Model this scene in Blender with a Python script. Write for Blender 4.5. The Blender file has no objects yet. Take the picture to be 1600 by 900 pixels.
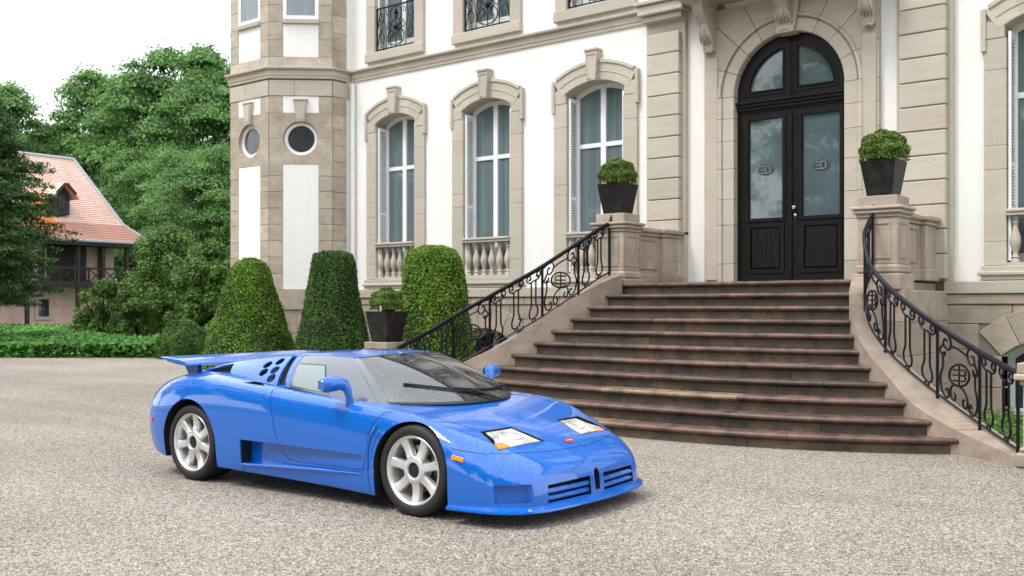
import bpy, bmesh, math, random
import numpy as np
from mathutils import Vector, Matrix
from mathutils.bvhtree import BVHTree
random.seed(7); rng = np.random.default_rng(7)
PI = math.pi
S = bpy.context.scene
COL = S.collection
# ------------------------------------------------------------------ camera
cam = bpy.data.cameras.new('camera'); cam.sensor_width = 36; cam.lens = 36
cam.shift_y = 28/1600; cam.clip_end = 2000
co = bpy.data.objects.new('camera', cam); COL.objects.link(co)
co.location = (0, 0, 1.5)
co.rotation_euler = (PI/2, 0, math.atan2(.6247, .7809))
S.camera = co
cam.dof.use_dof = True; cam.dof.focus_distance = 10.0; cam.dof.aperture_fstop = 3.2
# ------------------------------------------------------------------ light
SUN_EL, SUN_AZ = math.radians(58), math.radians(205)     # azimuth clockwise from +Y
w = bpy.data.worlds.new('World'); S.world = w; w.use_nodes = True
nt = w.node_tree; nt.nodes.clear()
sky = nt.nodes.new('ShaderNodeTexSky'); sky.sky_type = 'NISHITA'; sky.sun_disc = False
sky.sun_elevation = SUN_EL; sky.sun_rotation = SUN_AZ; sky.dust_density = 3.0; sky.air_density = 1.0
mix = nt.nodes.new('ShaderNodeMix'); mix.data_type = 'RGBA'; mix.inputs[0].default_value = .86
mix.inputs[7].default_value = (9.6, 9.9, 10.3, 1)          # white overcast veil over the sky
bgn = nt.nodes.new('ShaderNodeBackground'); bgn.inputs[1].default_value = .12
wo = nt.nodes.new('ShaderNodeOutputWorld')
nt.links.new(sky.outputs[0], mix.inputs[6]); nt.links.new(mix.outputs[2], bgn.inputs[0]); nt.links.new(bgn.outputs[0], wo.inputs[0])
sl = bpy.data.lights.new('sun', 'SUN'); sl.energy = 1.1; sl.angle = math.radians(14); sl.color = (1, .96, .9)
so = bpy.data.objects.new('sun', sl); COL.objects.link(so)
sd = Vector((math.sin(SUN_AZ)*math.cos(SUN_EL), math.cos(SUN_AZ)*math.cos(SUN_EL), math.sin(SUN_EL)))
so.rotation_euler = sd.to_track_quat('Z', 'Y').to_euler()
S.view_settings.view_transform = 'Standard'; S.view_settings.look = 'None'
S.view_settings.exposure = 1.08; S.view_settings.gamma = 1.0
S.cycles.max_bounces = 6; S.cycles.transparent_max_bounces = 8

# ------------------------------------------------------------------ materials
def mat(name, col, rough=.6, metal=0, coat=0, spec=.5, alpha=None):
    m = bpy.data.materials.new(name); m.use_nodes = True
    b = m.node_tree.nodes['Principled BSDF']
    b.inputs['Base Color'].default_value = (*col, 1); b.inputs['Roughness'].default_value = rough
    b.inputs['Metallic'].default_value = metal; b.inputs['Coat Weight'].default_value = coat
    b.inputs['Specular IOR Level'].default_value = spec; b.inputs['Coat Roughness'].default_value = .03
    return m
def N(m, t, **k):
    n = m.node_tree.nodes.new(t)
    for a, v in k.items():
        if a.startswith('i_'): n.inputs[a[2:].replace('_', ' ')].default_value = v
        else: setattr(n, a, v)
    return n
def L(m, a, b): m.node_tree.links.new(a, b)
def bsdf(m): return m.node_tree.nodes['Principled BSDF']
def coords(m, kind='Object', scale=(1, 1, 1)):
    tc = N(m, 'ShaderNodeTexCoord'); mp = N(m, 'ShaderNodeMapping'); mp.inputs['Scale'].default_value = scale
    L(m, tc.outputs[kind], mp.inputs[0]); return mp.outputs[0]
def ramp(m, fac, stops):
    r = N(m, 'ShaderNodeValToRGB'); e = r.color_ramp.elements
    while len(e) < len(stops): e.new(.5)
    for el, (p, c) in zip(e, stops): el.position = p; el.color = (*c, 1) if len(c) == 3 else c
    L(m, fac, r.inputs[0]); return r.outputs[0]
def mixc(m, fac, a, b, mode='MIX'):
    x = N(m, 'ShaderNodeMix', data_type='RGBA', blend_type=mode)
    for s, v in ((0, fac), (6, a), (7, b)):
        if hasattr(v, 'is_output') or isinstance(v, bpy.types.NodeSocket): L(m, v, x.inputs[s])
        else: x.inputs[s].default_value = v if s == 0 else (*v, 1)
    return x.outputs[2]
def bump(m, h, strength=.3, dist=.01):
    b = N(m, 'ShaderNodeBump'); b.inputs['Strength'].default_value = strength; b.inputs['Distance'].default_value = dist
    L(m, h, b.inputs['Height']); L(m, b.outputs[0], bsdf(m).inputs['Normal'])
def stone_mat(name, base, vary, stain, rough=.85, stain_amt=.5, hue2=None, blotch=0):
    """Sandstone: every block takes its own tint from Object Info, plus grain, cloudy staining and relief."""
    m = mat(name, base, rough)
    oi = N(m, 'ShaderNodeObjectInfo'); tc = N(m, 'ShaderNodeTexCoord'); geo = N(m, 'ShaderNodeNewGeometry')
    pos = geo.outputs['Position']
    c = ramp(m, oi.outputs['Random'], [(0, tuple(v*(1-vary) for v in base)), (.35, base), (.7, hue2 or base), (1, tuple(min(1, v*(1+vary)) for v in base))])
    n1 = N(m, 'ShaderNodeTexNoise', i_Scale=1.7, i_Detail=6, i_Roughness=.62); L(m, pos, n1.inputs['Vector'])
    n2 = N(m, 'ShaderNodeTexNoise', i_Scale=70, i_Detail=3); L(m, pos, n2.inputs['Vector'])
    mp = N(m, 'ShaderNodeMapping'); mp.inputs['Scale'].default_value = (1.2, 1.2, 11); L(m, pos, mp.inputs[0])
    n3 = N(m, 'ShaderNodeTexNoise', i_Scale=1.6, i_Detail=4); L(m, mp.outputs[0], n3.inputs['Vector'])
    f = ramp(m, n1.outputs['Fac'], [(.42, (0, 0, 0)), (.72, (1, 1, 1))])
    mm = N(m, 'ShaderNodeMath', operation='MULTIPLY'); L(m, f, mm.inputs[0]); mm.inputs[1].default_value = stain_amt
    c = mixc(m, mm.outputs[0], c, stain)
    g = ramp(m, n3.outputs['Fac'], [(.3, (.93, .92, .91)), (.7, (1.04, 1.03, 1.02))])
    c = mixc(m, 1.0, c, g, 'MULTIPLY')
    g2 = ramp(m, n2.outputs['Fac'], [(.3, (.9, .9, .9)), (.7, (1.08, 1.08, 1.08))])
    c = mixc(m, 1.0, c, g2, 'MULTIPLY')
    if blotch:
        n4 = N(m, 'ShaderNodeTexNoise', i_Scale=5.5, i_Detail=7, i_Roughness=.7); L(m, pos, n4.inputs['Vector'])
        c = mixc(m, 1.0, c, ramp(m, n4.outputs['Fac'], [(.36, (1-blotch,)*3), (.5, (1, 1, 1)), (.66, (1+blotch*1.1, 1+blotch*1.05, 1+blotch*.8))]), 'MULTIPLY')
        L(m, ramp(m, n4.outputs['Fac'], [(.3, (max(.05, rough-.18),)*3), (.7, (min(1, rough+.15),)*3)]), bsdf(m).inputs['Roughness'])
    L(m, c, bsdf(m).inputs['Base Color'])
    bump(m, n2.outputs['Fac'], .25, .006)
    return m
M = {}
M['stone'] = stone_mat('beige_sandstone', (.49, .455, .385), .12, (.40, .345, .275), stain_amt=.4, hue2=(.50, .435, .375))
M['stone_pink'] = stone_mat('pinkish_sandstone', (.42, .36, .295), .14, (.24, .19, .145), stain_amt=.7, hue2=(.44, .35, .30), blotch=.1)
M['quoin'] = stone_mat('stained_quoin_stone', (.48, .43, .355), .2, (.31, .245, .185), stain_amt=.75, hue2=(.42, .355, .285), blotch=.12)
M['step'] = stone_mat('dark_red_step_stone', (.105, .064, .049), .3, (.045, .032, .025), rough=.45, stain_amt=.8, hue2=(.135, .074, .057), blotch=.5)
M['step_pale'] = stone_mat('ochre_step_stone', (.19, .14, .09), .25, (.09, .065, .05), rough=.5, stain_amt=.8, hue2=(.19, .12, .085), blotch=.45)
M['riser'] = stone_mat('mossy_riser_stone', (.075, .052, .04), .3, (.045, .04, .025), rough=.8, stain_amt=.8, hue2=(.095, .07, .045), blotch=.5)
M['cheek'] = stone_mat('weathered_cheek_stone', (.33, .265, .215), .1, (.19, .15, .115), stain_amt=.7, hue2=(.35, .27, .22), blotch=.16)
M['joint'] = mat('mortar', (.22, .19, .155), .95)
def plaster():
    m = mat('white_render', (.84, .835, .81), .9)
    geo = N(m, 'ShaderNodeNewGeometry')
    n = N(m, 'ShaderNodeTexNoise', i_Scale=.6, i_Detail=5); L(m, geo.outputs['Position'], n.inputs['Vector'])
    n2 = N(m, 'ShaderNodeTexNoise', i_Scale=90, i_Detail=2); L(m, geo.outputs['Position'], n2.inputs['Vector'])
    mp = N(m, 'ShaderNodeMapping'); mp.inputs['Scale'].default_value = (5, 5, .25); L(m, geo.outputs['Position'], mp.inputs[0])
    n3 = N(m, 'ShaderNodeTexNoise', i_Scale=1, i_Detail=3); L(m, mp.outputs[0], n3.inputs['Vector'])
    c = ramp(m, n.outputs['Fac'], [(.3, (.80, .79, .765)), (.65, (.85, .845, .825))])
    c = mixc(m, 1.0, c, ramp(m, n3.outputs['Fac'], [(.3, (.955, .95, .94)), (.6, (1, 1, 1))]), 'MULTIPLY')
    L(m, c, bsdf(m).inputs['Base Color']); bump(m, n2.outputs['Fac'], .15, .003); return m
M['plaster'] = plaster()
M['white'] = mat('white_paint', (.82, .83, .84), .35)
M['shutter'] = mat('white_shutter_paint', (.88, .89, .90), .5)
def pane_mat(name, col, rough=.03, streak=0.0, coat=.0, spec=.6):
    m = mat(name, col, rough, spec=spec)
    geo = N(m, 'ShaderNodeNewGeometry')
    mp = N(m, 'ShaderNodeMapping'); mp.inputs['Scale'].default_value = (streak or 1, streak or 1, .25 if streak else 1); L(m, geo.outputs['Position'], mp.inputs[0])
    n = N(m, 'ShaderNodeTexNoise', i_Scale=1.3, i_Detail=3); L(m, mp.outputs[0], n.inputs['Vector'])
    c = ramp(m, n.outputs['Fac'], [(.3, tuple(v*.8 for v in col)), (.7, tuple(v*1.15 for v in col))])
    L(m, c, bsdf(m).inputs['Base Color'])
    bump(m, n.outputs['Fac'], .05, .02)
    return m
M['glass_win'] = pane_mat('curtained_window_glass', (.135, .18, .195), .02, streak=9, spec=1.0)
M['glass_dark'] = pane_mat('dark_glass', (.045, .045, .055), .04, spec=.8)
M['glass_door'] = pane_mat('frosted_door_glass', (.085, .12, .13), .03, spec=1.0)
M['black_wood'] = mat('black_painted_wood', (.006, .0055, .006), .42, spec=.18)
def wood():
    m = M['black_wood']; geo = N(m, 'ShaderNodeNewGeometry')
    mp = N(m, 'ShaderNodeMapping'); mp.inputs['Scale'].default_value = (60, 60, 2); L(m, geo.outputs['Position'], mp.inputs[0])
    n = N(m, 'ShaderNodeTexNoise', i_Scale=1, i_Detail=3); L(m, mp.outputs[0], n.inputs['Vector'])
    L(m, ramp(m, n.outputs['Fac'], [(.35, (.005, .0045, .005)), (.7, (.016, .013, .012))]), bsdf(m).inputs['Base Color']); bump(m, n.outputs['Fac'], .2, .003)
wood()
M['iron'] = mat('black_wrought_iron', (.0025, .003, .005), .45, spec=.25)
M['iron_blue'] = mat('worn_blue_black_iron', (.003, .0045, .010), .45, spec=.3)
M['steel'] = mat('polished_steel', (.6, .6, .6), .2, 1)
M['pot'] = mat('black_planter_resin', (.010, .009, .009), .45, spec=.3)
def potm():
    m = M['pot']; geo = N(m, 'ShaderNodeNewGeometry'); n = N(m, 'ShaderNodeTexNoise', i_Scale=9, i_Detail=5); L(m, geo.outputs['Position'], n.inputs['Vector'])
    L(m, ramp(m, n.outputs['Fac'], [(.5, (.009, .008, .008)), (.8, (.035, .03, .028))]), bsdf(m).inputs['Base Color'])
potm()
M['soil'] = mat('dark_soil', (.03, .02, .014), .95)
def leaf(name, dark, light, scale=2.2, rough=.55, tr=.25):
    m = mat(name, light, rough, spec=.3)
    geo = N(m, 'ShaderNodeNewGeometry')
    n = N(m, 'ShaderNodeTexNoise', i_Scale=scale, i_Detail=3); L(m, geo.outputs['Position'], n.inputs['Vector'])
    md = N(m, 'ShaderNodeMath', operation='ADD'); L(m, n.outputs['Fac'], md.inputs[0])
    m2 = N(m, 'ShaderNodeMath', operation='MULTIPLY_ADD'); L(m, geo.outputs['Random Per Island'], m2.inputs[0]); m2.inputs[1].default_value = .5; m2.inputs[2].default_value = -.25
    L(m, m2.outputs[0], md.inputs[1])
    c = ramp(m, md.outputs[0], [(.25, dark), (.75, light)])
    L(m, c, bsdf(m).inputs['Base Color'])
    if tr:
        t = N(m, 'ShaderNodeBsdfTranslucent'); ms = N(m, 'ShaderNodeMixShader'); ms.inputs[0].default_value = tr
        L(m, c, t.inputs[0]); L(m, bsdf(m).outputs[0], ms.inputs[1]); L(m, t.outputs[0], ms.inputs[2])
        L(m, ms.outputs[0], m.node_tree.nodes['Material Output'].inputs[0])
    return m
M['leaf_tree'] = leaf('tree_leaves', (.03, .095, .025), (.20, .37, .105), .45, tr=.4)
M['leaf_tree2'] = leaf('pale_tree_leaves', (.05, .14, .035), (.25, .43, .13), .4, tr=.4)
M['leaf_dark'] = leaf('dark_conifer_leaves', (.022, .06, .018), (.10, .20, .05), .8)
M['leaf_shrub'] = leaf('shrub_leaves', (.035, .09, .015), (.17, .30, .06), 1.2)
M['leaf_yew'] = leaf('yew_leaves', (.03, .08, .010), (.21, .37, .03), 1.8)
M['leaf_yew_d'] = leaf('dark_yew_leaves', (.018, .055, .010), (.10, .20, .032), 2.5)
M['leaf_box'] = leaf('boxwood_leaves', (.03, .075, .012), (.20, .30, .05), 8.0)
M['leaf_ivy'] = leaf('ivy_leaves', (.03, .11, .015), (.12, .32, .045), .6)
M['bark'] = mat('bark', (.035, .028, .022), .9)
# ------------------------------------------------------------------ mesh helpers
class MB:
    def __init__(s): s.v = []; s.f = []
    def add(s, vs, fs):
        o = len(s.v); s.v += [tuple(p) for p in vs]; s.f += [tuple(i+o for i in f) for f in fs]; return s
    def box(s, x0, x1, y0, y1, z0, z1, b=0):
        if b <= 0:
            v = [(x, y, z) for z in (z0, z1) for y in (y0, y1) for x in (x0, x1)]
            return s.add(v, [(0, 2, 3, 1), (4, 5, 7, 6), (0, 1, 5, 4), (2, 6, 7, 3), (0, 4, 6, 2), (1, 3, 7, 5)])
        X = (x0, x1); Y = (y0, y1); Z = (z0, z1); v = []; idx = {}
        for i in (0, 1):
            for j in (0, 1):
                for k in (0, 1):
                    for a in range(3):
                        p = [X[i], Y[j], Z[k]]
                        for q in range(3):
                            if q != a: p[q] += b if (i, j, k)[q] == 0 else -b
                        idx[i, j, k, a] = len(v); v.append(p)
        f = []
        for a in range(3):
            o = [q for q in range(3) if q != a]
            for sgn in (0, 1):
                q = []
                for (p, r) in ((0, 0), (1, 0), (1, 1), (0, 1)):
                    c = [0, 0, 0]; c[a] = sgn; c[o[0]] = p; c[o[1]] = r; q.append(idx[c[0], c[1], c[2], a])
                f.append(q)
        for a in range(3):           # edges along axis a
            o = [q for q in range(3) if q != a]
            for p in (0, 1):
                for r in (0, 1):
                    c0 = [0, 0, 0]; c0[o[0]] = p; c0[o[1]] = r; c1 = list(c0); c1[a] = 1
                    f.append([idx[(*c0, o[0])], idx[(*c1, o[0])], idx[(*c1, o[1])], idx[(*c0, o[1])]])
        for i in (0, 1):
            for j in (0, 1):
                for k in (0, 1): f.append([idx[i, j, k, 0], idx[i, j, k, 1], idx[i, j, k, 2]])
        return s.add(v, f)
    def tube(s, pts, r, n=6, closed=False, flat=None):
        pts = [Vector(p) for p in pts]; R = r if hasattr(r, '__len__') else [r]*len(pts)
        m = len(pts); vs = []; up = None
        for i, p in enumerate(pts):
            a = pts[(i-1) % m] if (closed or i) else p; c = pts[(i+1) % m] if (closed or i < m-1) else p
            t = (c-a).normalized()
            if up is None: up = Vector((0, 0, 1)) if abs(t.z) < .9 else Vector((1, 0, 0))
            x = t.cross(up)
            if x.length < 1e-5: x = t.cross(Vector((1, .3, 0)))
            x.normalize(); y = x.cross(t); up = y
            for k in range(n):
                an = 2*PI*(k+.5)/n; vs.append(p+(x*math.cos(an)+y*math.sin(an))*R[i])
        fs = [(i*n+k, i*n+(k+1) % n, ((i+1) % m)*n+(k+1) % n, ((i+1) % m)*n+k) for i in range(m if closed else m-1) for k in range(n)]
        if not closed: fs += [tuple(range(n))[::-1], tuple((m-1)*n+k for k in range(n))]
        return s.add(vs, fs)
    def lathe(s, prof, n=16, c=(0, 0, 0)):
        vs = [(c[0]+r*math.cos(2*PI*k/n), c[1]+r*math.sin(2*PI*k/n), c[2]+z) for r, z in prof for k in range(n)]
        fs = [(i*n+k, i*n+(k+1) % n, (i+1)*n+(k+1) % n, (i+1)*n+k) for i in range(len(prof)-1) for k in range(n)]
        fs += [tuple(range(n))[::-1], tuple((len(prof)-1)*n+k for k in range(n))]
        return s.add(vs, fs)
    def prism(s, poly, y0, y1, plane='xz'):
        """polygon in x,z extruded from y0 to y1 (plane 'xy': extruded in z; 'yz': extruded in x)"""
        n = len(poly)
        mk_ = {'xz': lambda a, b, d: (a, d, b), 'xy': lambda a, b, d: (a, b, d), 'yz': lambda a, b, d: (d, a, b)}[plane]
        vs = [mk_(a, b, d) for d in (y0, y1) for a, b in poly]
        return s.add(vs, [tuple(range(n)), tuple(range(n, 2*n))[::-1]]+[(i, i+n, (i+1) % n+n, (i+1) % n) for i in range(n)])
    def ring(s, outer, inner, y0, y1):
        """closed frame between two outlines of equal count in x,z"""
        n = len(outer)
        vs = [(a, y, b) for y in (y0, y1) for pl in (outer, inner) for a, b in pl]
        f = []
        for i in range(n):
            j = (i+1) % n
            f += [(i, j, n+j, n+i), (2*n+i, 3*n+i, 3*n+j, 2*n+j), (i, 2*n+i, 2*n+j, j), (n+i, n+j, 3*n+j, 3*n+i)]
        return s.add(vs, f)
    def grid(s, P, closed_u=False):
        nu, nv = len(P), len(P[0]); o = []
        for i in range(nu if closed_u else nu-1):
            for j in range(nv-1): o.append((i*nv+j, ((i+1) % nu)*nv+j, ((i+1) % nu)*nv+j+1, i*nv+j+1))
        return s.add([p for r in P for p in r], o)
    def xf(s, mtx):
        s.v = [tuple(mtx @ Vector(p)) for p in s.v]; return s
    def obj(s, name, m, parent=None, smooth=False, fix=True, label=None, kind=None):
        me = bpy.data.meshes.new(name); me.from_pydata(s.v, [], s.f)
        if fix:
            bm = bmesh.new(); bm.from_mesh(me); bmesh.ops.recalc_face_normals(bm, faces=bm.faces); bm.to_mesh(me); bm.free()
        if m: me.materials.append(m)
        if smooth: me.polygons.foreach_set('use_smooth', [True]*len(me.polygons)); 
        o = bpy.data.objects.new(name, me); COL.objects.link(o)
        if smooth and smooth != 'all': me.set_sharp_from_angle(angle=math.radians(38))
        if parent: o.parent = parent; o.matrix_parent_inverse = parent['_inv'] if False else Matrix.Translation(-Vector(BASE.get(parent.name, (0, 0, 0))))
        if label: o['label'] = label
        if kind: o['kind'] = kind
        return o
BASE = {}
def thing(name, label, cat, loc=(0, 0, 0), group=None):
    """Empty at the base of a thing; parts keep world coordinates through the parent inverse"""
    o = bpy.data.objects.new(name, None); COL.objects.link(o); o.location = loc; o.empty_display_size = .2
    BASE[o.name] = loc; o['label'] = label; o['category'] = cat
    if group: o['group'] = group
    return o
def tag(o, label, cat, group=None, kind=None):
    if label: o['label'] = label
    if cat: o['category'] = cat
    if group: o['group'] = group
    if kind: o['kind'] = kind
    return o
KIDS = {}
def dup(o, loc=None, rotz=None, parent=None, label=None, group=None):
    c = o.copy(); COL.objects.link(c)
    if loc is not None: c.location = loc
    if rotz is not None: c.rotation_euler = (0, 0, rotz)
    if parent is not None: c.parent = parent
    if label: c['label'] = label
    if group: c['group'] = group
    for ch in list(o.children): dup(ch, parent=c)
    return c
def arch(x0, x1, z0, zs, rise, n=10):
    """outline: bottom-left, bottom-right, then over a (segmental) arch back to the left"""
    w = (x1-x0)/2; cx = (x0+x1)/2; out = [(x0, z0), (x1, z0)]
    if rise <= 0: return out+[(x1-(x1-x0)*i/n, zs) for i in range(n+1)]
    R = (w*w+rise*rise)/(2*rise); zc = zs+rise-R; a0 = math.asin(min(1, w/R))
    if rise > w*.999: a0 = PI/2; R = w; zc = zs
    return out+[(cx+R*math.sin(a0-2*a0*i/n), zc+R*math.cos(a0-2*a0*i/n)) for i in range(n+1)]
def boolean(o, cutters, op='DIFFERENCE', solver='EXACT'):
    for c in cutters:
        md = o.modifiers.new('b', 'BOOLEAN'); md.object = c; md.operation = op; md.solver = solver
    bake(o)
    for c in cutters: bpy.data.objects.remove(c, do_unlink=True)
def bake(o):
    dg = bpy.context.evaluated_depsgraph_get(); dg.update()
    me = bpy.data.meshes.new_from_object(o.evaluated_get(dg), depsgraph=dg)
    o.modifiers.clear(); o.data = me
def cr(pts, n):
    """Catmull-Rom resampling"""
    P = [Vector(p) for p in pts]; out = []
    for i in range(len(P)-1):
        a = P[i-1] if i else P[0]*2-P[1]; b = P[i]; c = P[i+1]; d = P[i+2] if i+2 < len(P) else P[-1]*2-P[-2]
        for k in range(n):
            t = k/n; out.append(.5*((2*b)+(c-a)*t+(2*a-5*b+4*c-d)*t*t+(3*b-a-3*c+d)*t**3))
    out.append(P[-1].copy()); return out
# ================================================================== SETTING: ground
def gravel_mat():
    m = mat('wet_gravel', (.4, .36, .31), .8, spec=.35)
    geo = N(m, 'ShaderNodeNewGeometry'); pos = geo.outputs['Position']
    v = N(m, 'ShaderNodeTexVoronoi', i_Scale=115.0); L(m, pos, v.inputs['Vector'])
    v2 = N(m, 'ShaderNodeTexVoronoi', i_Scale=55.0); L(m, pos, v2.inputs['Vector'])
    sep = N(m, 'ShaderNodeSeparateColor'); L(m, v.outputs['Color'], sep.inputs[0])
    sep2 = N(m, 'ShaderNodeSeparateColor'); L(m, v2.outputs['Color'], sep2.inputs[0])
    c = ramp(m, sep.outputs[0], [(0, (.17, .15, .125)), (.25, (.33, .295, .25)), (.6, (.47, .425, .365)), (1, (.66, .62, .56))])
    c2 = ramp(m, sep2.outputs[0], [(0, (.5, .47, .44)), (.45, (1, 1, 1)), (1, (1.25, 1.23, 1.2))])
    c = mixc(m, 1.0, c, c2, 'MULTIPLY')
    e = ramp(m, v.outputs['Distance'], [(.35, (1, 1, 1)), (.75, (.34, .31, .28))])
    c = mixc(m, 1.0, c, e, 'MULTIPLY')
    n = N(m, 'ShaderNodeTexNoise', i_Scale=.35, i_Detail=5); L(m, pos, n.inputs['Vector'])
    c = mixc(m, 1.0, c, ramp(m, n.outputs['Fac'], [(.3, (.84, .83, .82)), (.65, (1.08, 1.07, 1.06))]), 'MULTIPLY')
    mp = N(m, 'ShaderNodeMapping'); mp.inputs['Scale'].default_value = (.12, 1.1, 1); mp.inputs['Rotation'].default_value = (0, 0, .25); L(m, pos, mp.inputs[0])
    tr_ = N(m, 'ShaderNodeTexNoise', i_Scale=1.0, i_Detail=4, i_Distortion=.6); L(m, mp.outputs[0], tr_.inputs['Vector'])
    c = mixc(m, 1.0, c, ramp(m, tr_.outputs['Fac'], [(.34, (.93, .925, .92)), (.55, (1.05, 1.05, 1.05))]), 'MULTIPLY')
    L(m, c, bsdf(m).inputs['Base Color'])
    inv = N(m, 'ShaderNodeMath', operation='SUBTRACT'); inv.inputs[0].default_value = 1; L(m, v.outputs['Distance'], inv.inputs[1])
    bump(m, inv.outputs[0], .8, .012)
    return m
M['gravel'] = gravel_mat()
M['lawn'] = mat('lawn', (.05, .12, .025), .9)
M['earth'] = mat('earth', (.10, .085, .05), .95)
g = MB().box(-400, 400, -300, 600, -.5, -.012).obj('ground', M['lawn']); g['kind'] = 'structure'
g = MB().prism([(-27.2, 16.6), (-60, -9), (-60, -60), (60, -60), (60, 14.6), (-16, 14.6), (-16.5, 16.5)], -.3, 0, 'xy').obj('gravel_forecourt', M['gravel']); g['kind'] = 'structure'
# loose stones lying proud of the gravel in the foreground
def loose():
    n = 26000; k = rng.random(n); Z = 4.6+7.5*k**1.3; X = (rng.random(n)*2-1)*Z*.56
    x = .7809*X-.6247*Z; y = .6247*X+.7809*Z
    s = rng.uniform(.0035, .0085, n); base = np.array([[1, 0, 0], [0, 1, 0], [-1, 0, 0], [0, -1, 0], [0, 0, .8]], float)
    a = rng.random(n)*2*PI; ca, sa = np.cos(a), np.sin(a)
    V = base[None]*s[:, None, None]*rng.uniform(.7, 1.3, (n, 5, 1))
    W_ = np.stack([V[..., 0]*ca[:, None]-V[..., 1]*sa[:, None]+x[:, None], V[..., 0]*sa[:, None]+V[..., 1]*ca[:, None]+y[:, None], V[..., 2]+.0005], -1).reshape(-1, 3)
    F = (np.array([[0, 1, 4], [1, 2, 4], [2, 3, 4], [3, 0, 4]])[None]+np.arange(n)[:, None, None]*5).reshape(-1, 3)
    return W_, F
def fast_mesh(name, V, F, m, parent=None, kind=None):
    me = bpy.data.meshes.new(name); k = F.shape[1]
    me.vertices.add(len(V)); me.vertices.foreach_set('co', V.astype(np.float32).ravel())
    me.loops.add(F.size); me.loops.foreach_set('vertex_index', F.astype(np.int32).ravel())
    me.polygons.add(len(F)); me.polygons.foreach_set('loop_start', np.arange(len(F), dtype=np.int32)*k)
    me.update(calc_edges=True); me.validate(); me.materials.append(m)
    o = bpy.data.objects.new(name, me); COL.objects.link(o)
    if parent: o.parent = parent; o.matrix_parent_inverse = Matrix.Translation(-Vector(BASE.get(parent.name, (0, 0, 0))))
    if kind: o['kind'] = kind
    return o
pm = mat('pebbles', (.5, .45, .38), .6)
geo = N(pm, 'ShaderNodeNewGeometry'); L(pm, ramp(pm, geo.outputs['Random Per Island'], [(0, (.16, .14, .12)), (.3, (.32, .28, .24)), (.7, (.42, .385, .33)), (1, (.54, .50, .44))]), bsdf(pm).inputs['Base Color'])
tag(fast_mesh('loose_pebbles', *loose(), pm), 'loose pale pebbles scattered over the gravel forecourt', 'gravel', kind='stuff')
# planting beds in front of the building
MB().prism([(-16.9, 14.6), (-16.7, 11.5), (-15.8, 11.2), (-10.9, 11.2), (-10.2, 11.6), (-9.2, 12.2), (-9.2, 14.6)], .001, .03, 'xy').obj('planting_bed', M['earth'])['kind'] = 'structure'
MB().prism([(-3.9, 14.6), (-3.6, 11.9), (-2.6, 11.1), (-1.9, 10.8), (3, 10.8), (3, 14.6)], .001, .03, 'xy').obj('lawn_strip', M['lawn'])['kind'] = 'structure'

# ================================================================== CHATEAU
CH = thing('chateau', 'white rendered chateau with sandstone trim, corner tower and arched black door', 'building', (-8, 14.6, 0))
WY = 14.6
wall = MB().box(-16.02, 3.5, WY, WY+.5, .1, 9.8).obj('wall', M['plaster'], CH)
CUT = []
def cutter(poly, y0=13.5, y1=16.5): CUT.append(MB().prism(poly, y0, y1).obj('cutter', None))
GW = [(-15.19, -14.11), (-12.83, -11.69), (-10.42, -9.26), (-3.33, -2.17)]
for a, b in GW: cutter(arch(a-.2, b+.2, 1.99, 5.2, .28, 12))
for a, b in GW: cutter([(a-.2, 6.55), (b+.2, 6.55), (b+.2, 9.2), (a-.2, 9.2)])
for a, b in ((GW[1][0], GW[1][1]), (GW[3][0], GW[3][1])): cutter(arch(a-.05, b+.05, .05, .84, .24, 10))
DXC, DR = -6.34, .868
cutter(arch(DXC-DR-.2, DXC+DR+.2, 1.8, 4.73, DR+.2, 20)); cutter([(-7.9, 6.5), (-4.9, 6.5), (-4.9, 9.2), (-7.9, 9.2)])
boolean(wall, CUT)
# the building's sides, back and roof, seen from a step aside
MB().box(-16.02, 3.5, 15.3, 15.4, 0, 9.8).obj('room_backing', mat('dim_interior', (.06, .065, .07), .9), CH)  # dark backing for the rooms, their dimness put into its colour
MB().add([(-16.4, 14.0, 9.8), (3.9, 14.0, 9.8), (3.9, 27, 9.8), (-16.4, 27, 9.8), (-13, 20, 13.6), (1, 20, 13.6)],
         [(0, 1, 5, 4), (1, 2, 5), (2, 3, 4, 5), (3, 0, 4), (3, 2, 1, 0)]).obj('roof', mat('slate_roof', (.09, .095, .11), .6), CH)
MB().box(3.3, 3.5, 15.1, 26.5, 0, 9.8).box(-16.0, 3.3, 26.3, 26.5, 0, 9.8).obj('rear_wall', M['plaster'], CH)
def stones(boxes, parent, m, name='stone', b=.008):
    for bx in boxes:
        MB().box(*bx, b).obj(name, m, parent)
# plinth, courses of blocks with arched basement windows
pl = MB().box(-16.0, -8.3, WY-.06, WY+.02, 0, 1.8).box(-4.4, 3.5, WY-.06, WY+.02, 0, 1.8).obj('plinth', M['joint'], CH)
cu = []
for a, b in (GW[1], GW[3]): cu.append(MB().prism(arch(a-.05, b+.05, .05, .84, .24, 10), 14, 15.4).obj('cutter', None))
boolean(pl, cu)
def course(x0, x1, z0, z1, y0, lens, m, holes=()):
    x = x0; i = 0
    while x < x1-.05:
        e = min(x1, x+lens[i % len(lens)]*random.uniform(.85, 1.15)); i += 1
        if x1-e < .25: e = x1
        segs = [(x, e)]
        for h0, h1 in holes:
            ns = []
            for s0, s1 in segs:
                if s1 <= h0 or s0 >= h1: ns.append((s0, s1))
                else:
                    if s0 < h0-.02: ns.append((s0, h0))
                    if s1 > h1+.02: ns.append((h1, s1))
            segs = ns
        for s0, s1 in segs: MB().box(s0+.004, s1-.004, y0, WY-.03, z0+.004, z1-.004, .009).obj('stone', m, pl)
        x = e
H0 = [(GW[1][0]-.33, GW[1][1]+.33), (GW[3][0]-.33, GW[3][1]+.33)]
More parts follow.
